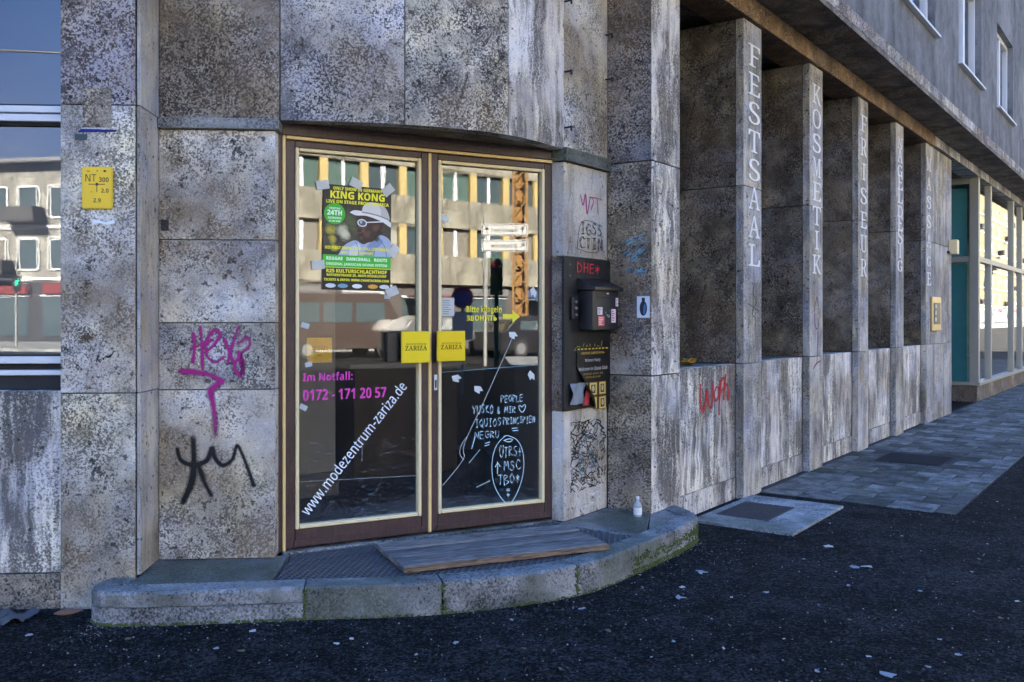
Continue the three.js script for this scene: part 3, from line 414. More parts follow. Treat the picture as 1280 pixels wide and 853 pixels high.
{ // concert poster taped to the left leaf
  const tex = decal(512, 768, (c, w, h) => {
    c.fillStyle = '#2a2620'; c.fillRect(0, 0, w, h);
    const g = c.createLinearGradient(0, 0, 0, 1); // flat print colours below
    for (let k = 0; k < 160; k++) { c.globalAlpha = 0.25; c.fillStyle = pick(['#4b4436', '#3a3226', '#6a5e40', '#2d3326']); c.beginPath(); c.arc(rr(0, w), rr(150, 470), rr(10, 50), 0, 7); c.fill(); } c.globalAlpha = 1;
    const blob = (col, a, list) => { c.fillStyle = col; for (const [x, y2, r] of list) for (let k = 0; k < 26; k++) { c.globalAlpha = a; c.beginPath(); c.arc(x + rr(-1, 1) * r * 0.55, y2 + rr(-1, 1) * r * 0.55, r * rr(0.2, 0.6), 0, 7); c.fill(); } c.globalAlpha = 1; };
    blob('#c9b53a', 0.18, [[60, 330, 46], [72, 400, 40], [88, 460, 36]]); blob('#d8d3a8', 0.2, [[140, 330, 60], [160, 370, 46]]); blob('#5d6a3a', 0.12, [[220, 300, 60], [200, 240, 60]]);
    const shape = (col, pts) => { c.fillStyle = col; c.beginPath(); const P = along(pts, 4); c.moveTo(...P[0]); for (const q of P) c.lineTo(...q); c.fill(); };
    shape('#aab6cc', [[110, 520], [160, 440], [240, 400], [300, 425], [350, 400], [400, 352], [470, 360], [512, 400], [512, 520], [110, 520]]); shape('#8494b4', [[300, 520], [330, 440], [410, 372], [450, 400], [400, 460], [380, 520]]); shape('#c9d2e2', [[190, 520], [210, 450], [270, 425], [280, 470], [250, 520]]); pen(c, 'rgba(70,84,116,.6)', 5, [[240, 410], [270, 460], [262, 518]], [[420, 380], [470, 430], [480, 515]]);
    shape('#3d2820', [[300, 190], [272, 232], [262, 268], [244, 300], [260, 312], [250, 332], [262, 344], [256, 360], [272, 372], [270, 396], [310, 412], [380, 396], [430, 330], [455, 262], [440, 210], [300, 190]]); blob('#6b4636', 0.13, [[300, 300, 30], [330, 350, 34], [286, 380, 18], [390, 300, 36]]); blob('#8a5f4b', 0.10, [[268, 296, 12], [300, 330, 16], [290, 240, 14]]); pen(c, '#6e3b36', 7, [[252, 340], [268, 344], [284, 340]]); blob('#241712', 0.12, [[420, 340, 26], [400, 380, 26]]);
    shape('#dcd8d0', [[286, 196], [296, 146], [330, 116], [392, 112], [452, 132], [486, 176], [496, 240], [286, 196]]); shape('#c3beb5', [[400, 114], [452, 132], [486, 176], [496, 240], [440, 222], [430, 160], [400, 114]]); shape('#e9e6df', [[196, 196], [228, 178], [320, 186], [430, 216], [512, 256], [512, 286], [440, 250], [320, 214], [240, 214], [196, 196]]); pen(c, '#8f8a82', 9, [[290, 188], [380, 196], [492, 230]]);
    c.strokeStyle = '#eeece6'; c.lineWidth = 8; c.fillStyle = '#4d5a66'; c.beginPath(); c.ellipse(290, 268, 32, 24, 0.15, 0, 7); c.fill(); c.stroke(); c.beginPath(); c.moveTo(322, 262); c.lineTo(446, 250); c.stroke(); c.fillStyle = '#aebccb'; c.beginPath(); c.ellipse(282, 262, 10, 12, 0.4, 0, 7); c.fill();
    const y = '#f4ee1e', txt = (s, yy, size, col, x = w / 2, m = 470, f = 'sans-serif') => { c.fillStyle = col; c.textAlign = 'center'; c.font = '900 ' + size + 'px ' + f; c.fillText(s, x, yy, m); };
    txt('ONLY SHOW IN GERMANY', 36, 30, y, w / 2, 400); txt('KING KONG', 98, 74, y, w / 2, 488); txt('LIVE ON STAGE FROM JAMAICA', 134, 32, y, w / 2, 480);
    c.fillStyle = '#3fb52e'; c.beginPath(); c.arc(86, 212, 78, 0, 7); c.fill(); txt('FREITAG', 180, 20, '#dff7d0', 86, 120); txt('24TH', 222, 48, '#f4fff0', 86, 130); txt('DEZEMBER', 250, 20, '#dff7d0', 86, 130); txt('21.00 UHR', 272, 18, '#dff7d0', 86, 120);
    txt('HIS FIRST SHOW WITH FULL LIVE BAND', 470, 28, y, w / 2, 480); txt('AND LOCAL SUPPORT', 502, 24, y, w / 2, 340);
    c.fillStyle = '#43ba33'; c.fillRect(0, 512, w, 92); txt('REGGAE   DANCEHALL   ROOTS', 550, 32, '#eafde0', w / 2, 470); txt('ORIGINAL JAMAICAN SOUND SYSTEM', 588, 26, '#d4f4c4', w / 2, 480);
    c.fillStyle = '#1f1c18'; c.fillRect(0, 604, w, 164); c.fillStyle = y; c.fillRect(0, 602, w, 5); txt('R25 KULTURSCHLACHTHOF', 642, 36, y, w / 2, 490); txt('RATHERSTRASSE 25, 40476 DÜSSELDORF', 668, 24, y, w / 2, 490); txt('TICKETS & INFOS: WWW.CHANTACREW.COM', 702, 24, y, w / 2, 490);
    for (const [x, col] of [[60, '#d5d8da'], [150, '#6f9fb4'], [258, '#ececec'], [378, '#e0a62c'], [466, '#d5d8da']]) { c.fillStyle = col; c.beginPath(); c.ellipse(x, 738, 38, 16, 0, 0, 7); c.fill(); }
  });
  const p = thing('concert_poster', 'yellow and green concert poster of a man in a white hat on the door', 'poster'); const m = stdMat('poster_print', { map: tex, roughness: 0.55, side: THREE.DoubleSide });
  const g = new THREE.PlaneGeometry(0.392, 0.575, 12, 16), q = g.attributes.position; for (let i = 0; i < q.count; i++) q.setZ(i, 0.002 * Math.sin(q.getX(i) * 17) * Math.sin(q.getY(i) * 11 + 1)); g.computeVertexNormals(); g.rotateZ(-0.012); g.translate(0.422, 1.842, -0.0055);
  put(part('sheet', g, m, p), FD);
  const tape = mat('tape', 0.62, 0.64, 0.62, { roughness: 0.35, transparent: true, opacity: 0.8, side: THREE.DoubleSide });
  for (const [x, y, a] of [[0.225, 2.125, 0.2], [0.415, 2.145, -0.4], [0.60, 2.12, 0.7], [0.20, 1.69, 0.1], [0.635, 1.78, 0.9], [0.625, 1.55, 0.4]]) { const k = new THREE.PlaneGeometry(0.07, 0.05); k.rotateZ(a); k.translate(x, y, -0.0025 + a * 0.0004); put(part('tape', k, tape, p), FD); }
}
{ // small yellow notice hanging inside the left leaf
  const tex = decal(256, 256, (c) => { c.fillStyle = '#d9a62e'; c.fillRect(0, 0, 256, 256); c.textAlign = 'center'; c.fillStyle = '#7c5a12'; c.font = '22px serif'; c.fillText('MODEZENTRUM', 128, 100); c.font = 'bold 50px serif'; c.fillText('ZARIZA', 128, 150); c.fillRect(100, 180, 50, 8); });
  const s = part('yellow_notice', slab(0.19, 0.335, 1.15, 1.29, -0.20, -0.19, 0.002), M.yellow, scene); put(s, FD); tag(s, 'small yellow card with dark print behind the left door glass', 'notice'); sheet('card_print', 0.194, 0.331, 1.154, 1.286, -0.1885, tex, s);
}
{
  const c = thing('display_column', 'pale square column standing inside the shop behind the left door leaf', 'column'); put(part('shaft', slab(0.42, 0.78, 0.13, 3.9, -1.9, -1.55, 0.01), mat('column_paint', 0.32, 0.29, 0.25), c), FD); put(part('plinth', slab(0.40, 0.80, 0.126, 0.3, -1.92, -1.53, 0.01), M.room, c), FD);
  const k = thing('shop_counter', 'low dark counter inside the shop behind the right door leaf', 'counter'); put(part('front', slab(1.1, 2.0, 0.13, 1.0, -2.6, -2.1, 0.01), mat('counter_wood', 0.12, 0.08, 0.05), k), FD); put(part('top', slab(1.05, 2.05, 1.002, 1.04, -2.65, -2.05, 0.008), mat('counter_top', 0.3, 0.28, 0.25), k), FD);
}
// ------------------------------------------------------------------ graffiti and small marks, parts of the building
const uS = (F, u, Zoff = 0) => { // along-wall metres of photo column u in frame F
  const e = F.elements, ox = e[12], oz = -e[14], dx = e[0], dz = -e[2], nx = e[8], nz = -e[10], k = (u - 640) / FOCAL; const X = ox + nx * Zoff, Z = oz + nz * Zoff; return (k * Z - X) / (dx - k * dz);
};
const depthAt = (F, s, Zoff = 0) => { const e = F.elements; return -e[14] + s * -e[2] + Zoff * -e[10]; };
const yAt = (F, s, v, Zoff = 0) => EYE + (HORIZON - v) * depthAt(F, s, Zoff) / FOCAL;
function wallDecal(name, F, u0, u1, v0, v1, z, w, h, draw, clear, parent = building, label) {
  const s0 = uS(F, u0, z), s1 = uS(F, u1, z), sm = (s0 + s1) / 2; return put(sheet(name, s0, s1, yAt(F, sm, v1, z), yAt(F, sm, v0, z), z + 0.0022, decal(w, h, draw, clear), parent, { roughness: 0.7 }, label), F);
}
wallDecal('spray_tag', FL, 214, 322, 400, 552, PZ, 540, 760, (c) => {
  const k = (pts) => pts.map(([x, y]) => [(x - 214) * 5, (y - 400) * 5]), col = '#a8157f';
  spray(c, k([[241, 417], [243, 428], [241, 453]]), 33, col); spray(c, k([[250, 409], [252, 430], [253, 462]]), 29, col); spray(c, k([[238, 436], [252, 431], [266, 425]]), 26, col);
  spray(c, k([[258, 440], [268, 430], [275, 418], [268, 413], [259, 424], [258, 444], [268, 453], [280, 446]]), 28, col);
  spray(c, k([[280, 424], [287, 442], [292, 454]]), 28, col); spray(c, k([[298, 409], [290, 432], [284, 455]]), 28, col);
  spray(c, k([[297, 430], [310, 422], [312, 432], [300, 444], [293, 460], [300, 470], [304, 456], [298, 440], [300, 452], [305, 468]]), 28, col);
  spray(c, k([[225, 464], [240, 465], [260, 468], [278, 477]]), 44, col, 0.5); spray(c, k([[278, 477], [270, 482], [263, 489], [266, 505], [268, 520]]), 46, col, 0.6);
  spray(c, k([[268, 518], [269, 535], [268, 549]]), 38, '#963074', 0.9, 0.95);
}, [168, 21, 127], building, 'purple sprayed tag with a falling tail');
wallDecal('spray_tag', FL, 206, 330, 532, 642, PZ, 620, 550, (c) => {
  const k = (pts) => pts.map(([x, y]) => [(x - 206) * 5, (y - 532) * 5]), col = '#0a0a0c';
  spray(c, k([[241, 547], [242, 575], [240, 600], [228, 629]]), 64, col, 0.28); spray(c, k([[221, 560], [226, 575], [240, 581], [258, 576], [265, 560], [268, 572], [278, 582], [290, 575], [296, 557], [302, 567], [311, 590], [317, 608]]), 42, col, 0.28);
  spray(c, k([[248, 582], [255, 602], [264, 620]]), 41, col, 0.5);
}, [10, 10, 12], building, 'black sprayed looping tag');
wallDecal('spray_tag', FR, 868, 914, 466, 526, -0.066, 420, 420, (c) => {
  const k = (pts) => pts.map(([x, y]) => [(x - 868) * 9.1, (y - 466) * 7]), col = '#b01522';
  spray(c, k([[875, 478], [875, 500], [878, 512], [882, 496], [883, 486], [885, 504], [888, 510], [890, 492], [890, 478]]), 26, col); spray(c, k([[894, 484], [892, 494], [894, 502], [898, 494], [896, 484], [893, 488]]), 22, col); spray(c, k([[900, 477], [899, 496], [898, 520]]), 24, col); spray(c, k([[899, 482], [904, 474], [906, 484], [900, 492]]), 22, col); spray(c, k([[907, 470], [905, 486], [904, 502]]), 22, col); spray(c, k([[904, 490], [908, 482], [910, 492], [910, 504]]), 22, col);
}, [176, 21, 34], building, 'red sprayed tag on the low wall');
wallDecal('marker_tag', FP, 716, 756, 236, 318, 0, 380, 640, (c) => {
  const k = (pts) => pts.map(([x, y]) => [(x - 716) * 9.5, (y - 236) * 7.8]); spray(c, k([[725, 246], [728, 258], [731, 244], [733, 268], [737, 246]]), 15, '#b0246a'); spray(c, k([[738, 246], [741, 250], [738, 262]]), 13, '#b8407a'); spray(c, k([[736, 247], [745, 246], [752, 247]]), 13, '#b0246a'); spray(c, k([[746, 247], [747, 266]]), 11, '#b0246a');
  for (const o of [0, 12]) { handWriting(c, 'IGSS', 80 + o, 450, 270, 110, '#16181c', 7); handWriting(c, 'CTIN', 70 + o, 590, 290, 110, '#16181c', 7); } pen(c, '#16181c', 5, [[50, 600], [60, 330], [200, 310], [330, 340], [340, 600], [200, 632], [50, 600]]); c.globalAlpha = 1;
}, [60, 40, 50], building, 'small purple and black marker tags');
wallDecal('marker_tag', FP, 708, 759, 518, 642, 0, 420, 860, (c) => {
  scrawl(c, 'rgba(16,20,26,.85)', 5.5, 40, 50, 310, 640, 120); scrawl(c, 'rgba(16,20,26,.85)', 6, 310, 240, 405, 640, 34); c.globalAlpha = 0.9; pen(c, '#15181c', 12, [[300, 60], [360, 80], [330, 110], [370, 140], [340, 165], [390, 190]], [[320, 90], [380, 150]], [[370, 200], [400, 210], [400, 240], [370, 235]]); c.globalAlpha = 1;
  scrawl(c, 'rgba(235,240,240,.8)', 5, 120, 560, 380, 820, 14); scrawl(c, 'rgba(120,190,205,.35)', 14, 120, 180, 280, 520, 14);
  c.strokeStyle = 'rgba(20,24,30,.8)'; c.lineWidth = 4; c.font = 'bold 60px sans-serif'; for (const [s, x, y] of [['+', 110, 110], ['+', 190, 300], ['+', 210, 450], ['×', 140, 420], ['+', 250, 250]]) c.strokeText(s, x, y);
}, [120, 130, 135], building, 'dense thin pen scribbles');
wallDecal('paint_smear', FS, 772, 816, 286, 360, 0, 300, 480, (c) => { for (let k = 0; k < 60; k++) { c.globalAlpha = rr(0.12, 0.45); c.strokeStyle = pick(['#6fb3cf', '#8cc4d8', '#4d8fae']); c.lineWidth = rr(3, 16); const x = rr(40, 200), y = pick([rr(60, 150), rr(180, 280), rr(300, 380)]); c.beginPath(); c.moveTo(x, y); c.lineTo(x + rr(20, 80), y - rr(5, 40)); c.stroke(); } c.globalAlpha = 1; }, [110, 175, 205], building, 'thin smears of pale blue paint');
wallDecal('marker_tag', FR, 934, 951, 350, 412, 0, 160, 300, (c) => { pen(c, 'rgba(60,62,70,.7)', 5, [[80, 20], [60, 90], [120, 130], [70, 170], [50, 210], [110, 240], [90, 280]], [[30, 150], [130, 190]]); }, [60, 62, 70], building, 'thin grey doodle under the letters');
wallDecal('marker_tag', FR, 1014, 1028, 365, 465, 0, 120, 460, (c) => { pen(c, 'rgba(120,30,70,.75)', 5, [[60, 30], [30, 90], [34, 190], [70, 230], [90, 120], [62, 30]], [[70, 230], [64, 330], [60, 400]]); spray(c, [[20, 440], [60, 410], [100, 400]], 12, '#7a1f5a'); }, [120, 30, 70], building, 'thin purple loop drawn under the letters');
wallDecal('marker_tag', FL, 118, 148, 430, 460, 0, 160, 160, (c) => { pen(c, '#14161a', 7, [[14, 120], [20, 70], [36, 80], [16, 100], [40, 124]], [[56, 96], [66, 90], [60, 106]], [[70, 90], [84, 70], [80, 96], [92, 74], [88, 100], [110, 64], [100, 96], [130, 50]]); }, [20, 22, 26], building, 'tiny black signature');
wallDecal('tape_strip', FL, 92, 150, 156, 178, 0, 320, 120, (c) => { c.fillStyle = '#15196b'; c.beginPath(); c.moveTo(26, 54); c.lineTo(50, 30); c.lineTo(300, 34); c.lineTo(290, 48); c.fill(); c.fillStyle = '#c8ccd6'; c.fillRect(50, 22, 180, 7); c.fillStyle = '#3c4c50'; c.fillRect(8, 66, 84, 40); }, [40, 44, 90], building, 'torn strip of dark blue tape');
wallDecal('paper_remains', FL, 114, 146, 272, 284, 0, 200, 80, (c) => { c.fillStyle = '#e9ecee'; c.beginPath(); c.moveTo(10, 14); c.lineTo(60, 22); c.lineTo(110, 40); c.lineTo(180, 18); c.lineTo(184, 50); c.lineTo(120, 60); c.lineTo(60, 48); c.lineTo(14, 52); c.fill(); }, [230, 234, 236], building, 'torn scrap of white paper left on the stone');
const rust = (name, F, u0, u1, v0, v1, z, n, cols, lab, big_ = 1) => wallDecal(name, F, u0, u1, v0, v1, z, 300, 300, (c) => { for (let k = 0; k < n * 2.2; k++) { const a = rr(0, 6.28), r = Math.abs(rr(-1, 1) * rr(0, 1)) * 135; c.globalAlpha = rr(0.2, 0.85); c.fillStyle = pick(cols); c.beginPath(); c.ellipse(150 + Math.cos(a) * r, 150 + Math.sin(a) * r * 0.8, rr(1, 7) * big_, rr(1, 5) * big_, rr(0, 3), 0, 7); c.fill(); } c.globalAlpha = 1; }, [70, 55, 40], building, lab);
const rustCols = ['#4a3a28', '#5a4630', '#33291d', '#6b5236'];
rust('stain', FL, 78, 136, 398, 446, 0, 300, rustCols, 'dark brown stain'); rust('stain', FL, 84, 132, 330, 380, 0, 120, rustCols); rust('stain', FL, 205, 245, 182, 220, PZ, 130, rustCols); rust('stain', FL, 196, 222, 232, 262, PZ, 80, rustCols); rust('stain', FL, 300, 345, 440, 470, PZ, 70, ['#7b858c', '#59636b', '#454d52']); rust('stain', FL, 206, 250, 410, 450, PZ, 90, ['#3c4145', '#565c60', '#2d3033'], undefined, 1.4); rust('stain', FL, 212, 244, 492, 528, PZ, 60, ['#2d3033', '#44484c'], undefined, 1.3);
for (const [u0, u1, v0, v1] of [[199, 213, 273, 291]]) wallDecal('sticker_remains', FL, u0, u1, v0, v1, PZ, 64, 80, (c) => { c.fillStyle = '#33302d'; c.fillRect(8, 8, 46, 62); c.globalAlpha = 0.6; for (let k = 0; k < 60; k++) { c.fillStyle = pick(['#4d4a46', '#1f1d1b']); c.fillRect(rr(8, 48), rr(8, 64), 6, 6); } }, [50, 48, 45], building, 'dark remains of a sticker');

// ------------------------------------------------------------------ the step
const step = thing('entrance_step', 'low curved stone step with mossy edge and sunken grating before the door', 'step');
const stepCurve = new THREE.CatmullRomCurve3([[-1.925, 4.42], [-1.955, 4.29], [-1.89, 4.19], [-1.75, 4.175], [-1.249, 4.223], [-0.963, 4.261], [-0.328, 4.345], [0.330, 4.633], [0.704, 5.06], [1.08, 5.60], [1.165, 5.78], [1.16, 5.93], [1.09, 6.16]].map(([x, z]) => new THREE.Vector3(x, 0, z)), false, 'centripetal').getPoints(3200).map((p) => [p.x, p.z]);
const RISE = 0.155, stepCut = (a, b) => stepCurve.filter((p, i) => { const f = i / 3200; return f >= a && f <= b && i % 8 === 0 || Math.abs(f - a) < 1e-9 || Math.abs(f - b) < 1e-9; });
const fracAt = (u) => { let best = 0, e = 1e9; stepCurve.forEach((p, i) => { const d = Math.abs(640 + FOCAL * p[0] / p[1] - u); if (i > 600 && d < e) { e = d; best = i / 3200; } }); return best; };
const KW = 0.13;
{
  const js = [0, fracAt(380), fracAt(553), fracAt(722), fracAt(799), 1];
  for (let k = 0; k < 5; k++) {
    const q4 = (x) => Math.round(x * 3200) / 3200, c = stepCut(q4(js[k] + (k ? 0.0006 : 0)), q4(js[k + 1] - (k < 4 ? 0.0006 : 0)));
    if (k === 0) { part('kerb_stone', ribbon(c, KW, -0.03, 0.082, 0.006, TS, 0.0028), M.kerb, step); part('kerb_stone', ribbon(c, KW, 0.086, RISE, 0.016, TS, 0.0028), M.tread, step); } else part('kerb_stone', ribbon(c, KW, -0.03, RISE, 0.014, TS, 0.0028), M.kerb, step);
  }
  // inner edge of the kerb, to which treads and grating reach
  const coarse = stepCurve.filter((_, i) => i % 10 === 0), inner = coarse.map((p, i) => { const a = coarse[Math.max(0, i - 1)], b = coarse[Math.min(320, i + 1)], l = Math.hypot(b[0] - a[0], b[1] - a[1]); return [p[0] - (b[1] - a[1]) / l * (KW + 0.003), p[1] + (b[0] - a[0]) / l * (KW + 0.003)]; });
  const f1 = Math.round(fracAt(338) * 320), f2 = Math.round(fracAt(818) * 320);
  const doorAt = (x, z) => toPlan(FD, x, z);
  part('tread_slab', prism([...inner.slice(70, f1), doorAt(0.05, -0.02), toPlan(FL, 0.98, PZ - 0.05), toPlan(FL, 0.36, PZ - 0.05), toPlan(FL, 0.375, 0.0)], 0.02, RISE - 0.001, 0.004), M.tread, step);
  const corner = inner[f2], mr = [0.36, 5.50];
  part('tread_slab', prism([corner, mr, doorAt(1.66, 0.03), toPlan(FP, 0, -0.02), [0.625, 6.06], [0.88, 5.88], inner[f2 + 6]], 0.02, RISE - 0.001, 0.004), M.tread, step);
  part('tread_slab', prism([inner[f2 + 7], [0.885, 5.885], toPlan(FR, 0.3, -0.02), ...inner.slice(f2 + 8, 306).reverse()], 0.02, RISE - 0.003, 0.004), M.tread, step);
  // tray and grating
  const poly = [...inner.slice(f1 + 1, f2), mr, doorAt(1.62, 0.035), doorAt(0.06, 0.035)];
  part('tray', prism(poly, 0.02, 0.11), M.blackMatt, step);
  part('threshold', put(part('threshold_bar', slab(0.0, 1.69, 0.10, 0.160, -0.09, 0.028, 0.004), M.kerb, step), FD).geometry, M.kerb, step).removeFromParent();
  const bars = [], cross = (o, d) => { const hits = []; for (let i = 0; i < poly.length; i++) { const a = poly[i], b = poly[(i + 1) % poly.length], ex = b[0] - a[0], ez = b[1] - a[1], den = d[0] * ez - d[1] * ex; if (Math.abs(den) < 1e-9) continue; const t = ((a[0] - o[0]) * ez - (a[1] - o[1]) * ex) / den, q = ((a[0] - o[0]) * d[1] - (a[1] - o[1]) * d[0]) / den; if (q >= 0 && q < 1) hits.push(t); } return hits.sort((x, y) => x - y); };
  for (const ang of [0.49 + 0.95, 0.49 - 0.95]) {
    const d = [Math.cos(ang), Math.sin(ang)], nn = [-d[1], d[0]];
    for (let k = -90; k < 90; k++) { const o = [-0.2 + nn[0] * k * 0.032, 4.9 + nn[1] * k * 0.032], h = cross(o, d); for (let i = 0; i + 1 < h.length; i += 2) { const l = h[i + 1] - h[i]; if (l < 0.02) continue; const g = new THREE.BoxGeometry(l, 0.006, 0.006); g.rotateY(ang); const m = (h[i] + h[i + 1]) / 2; g.translate(o[0] + d[0] * m, 0.146, -(o[1] + d[1] * m)); bars.push(g); } }
  }
  const gr = part('grating', merged(bars), mat('grating_metal', 0.17, 0.175, 0.19, { metalness: 0.5, roughness: 0.5 }), step, 'dark diamond mesh grating sunk in the step'); gr.userData.kind = 'stuff';
}
{ // wooden board on the step
  const b = thing('wooden_platform', 'weathered grey plank platform lying on the door grating', 'platform'); const F = frameMat(-0.74, 4.965, 0.9165, 0.4), L = 1.15;
  const m1 = stdMat('wood', { map: woodMap, color: tint(0.80, 0.80, 0.82), bumpMap: woodMap, bumpScale: 0.004, roughness: 0.75 });
  const tones = [M.wood, m1, stdMat('wood', { map: woodMap, color: tint(1.15, 1.12, 1.1), bumpMap: woodMap, bumpScale: 0.004, roughness: 0.8 })];
  for (let k = 0; k < 6; k++) { const z = 0.004 + k * 0.0865, g = slab(rr(-0.012, 0.004), L + rr(-0.008, 0.012), 0.1665, 0.187 + rr(-0.002, 0.002), z, z + 0.0805, 0.004, 0.9); put(part('plank', g, tones[[0, 2, 1, 0, 1, 2][k]], b), F); }
  for (const x of [0.012, 0.52, 1.045]) put(part('batten', slab(x, x + 0.085, 0.1495, 0.166, 0.01, 0.516, 0.003, 0.9), M.woodWarm, b), F);
  put(part('edge_strip', slab(0.0, L, 0.158, 0.185, 0.5245, 0.534, 0.003, 0.9), M.woodWarm, b, 'brown worn front edge'), F);
}
{ // glass bottle
  const pr = [[0, 0], [0.034, 0], [0.036, 0.006], [0.036, 0.095], [0.032, 0.112], [0.014, 0.13], [0.0125, 0.158], [0.0135, 0.16], [0.0135, 0.17], [0, 0.17]].map(([x, y]) => new THREE.Vector2(x, y));
  const b = thing('bottle', 'small clear square-shouldered bottle with white label standing on the step', 'bottle'); b.position.copy(V(0.79, RISE - 0.001, 5.78)); b.scale.setScalar(0.72);
  part('body', new THREE.LatheGeometry(pr, 24), mat('bottle_glass', 0.75, 0.80, 0.80, { roughness: 0.08, transmission: 0.6, thickness: 0 }), b); part('label', new THREE.CylinderGeometry(0.0368, 0.0368, 0.062, 24, 1, true).translate(0, 0.05, 0), M.paper, b); part('cap', cyl(0.0145, 0.0145, 0.02, 0, 0.155, 0), M.whiteMetal, b);
}
// ------------------------------------------------------------------ things fixed to the walls
{
  const s0 = uS(FL, 103.5), s1 = uS(FL, 141), y0 = yAt(FL, 0.2, 261), y1 = yAt(FL, 0.2, 209.5);
  const tex = decal(384, 512, (c, w, h) => { c.fillStyle = '#f2c511'; c.fillRect(0, 0, w, h); c.fillStyle = c.strokeStyle = '#17130a'; c.font = '132px sans-serif'; c.fillText('NT', 22, 178, 160); c.font = 'bold 84px sans-serif'; c.fillText('300', 214, 182, 150); c.lineWidth = 10; c.beginPath(); c.moveTo(76, 212); c.lineTo(300, 212); c.moveTo(190, 200); c.lineTo(190, 316); c.stroke(); c.beginPath(); c.arc(190, 212, 20, 0, 7); c.fill(); c.font = 'bold 76px sans-serif'; c.fillText('2.0', 246, 320, 112); c.fillText('2.9', 140, 446, 112); c.fillRect(108, 306, 12, 10); c.font = 'bold 26px sans-serif'; c.fillText('Gas', 52, 52); c.fillRect(186, 30, 14, 18); c.fillRect(280, 28, 34, 26); for (let k = 0; k < 500; k++) { c.globalAlpha = rr(0.04, 0.2); c.fillStyle = pick(['#8a6c10', '#fff3b0', '#5a4408']); c.fillRect(rr(0, w), rr(0, h), rr(1, 5), rr(1, 5)); } c.globalAlpha = 1; });
  const g = thing('hydrant_plate', 'yellow pipe marker plate reading NT 300 screwed to the stone pier', 'sign'); const sh = new THREE.Shape(); const r = 0.012, w = s1 - s0, h = y1 - y0; sh.moveTo(r, 0); sh.lineTo(w - r, 0); sh.quadraticCurveTo(w, 0, w, r); sh.lineTo(w, h - r); sh.quadraticCurveTo(w, h, w - r, h); sh.lineTo(r, h); sh.quadraticCurveTo(0, h, 0, h - r); sh.lineTo(0, r); sh.quadraticCurveTo(0, 0, r, 0);
  const pg = new THREE.ExtrudeGeometry(sh, { depth: 0.006, bevelEnabled: true, bevelSize: 0.002, bevelThickness: 0.002, bevelSegments: 2 }); pg.translate(s0, y0, 0.004); put(part('plate', pg, M.yellow, g), FL); put(sheet('print', s0 + 0.004, s1 - 0.004, y0 + 0.004, y1 - 0.004, 0.0132, tex, g, { roughness: 0.4 }), FL);
}
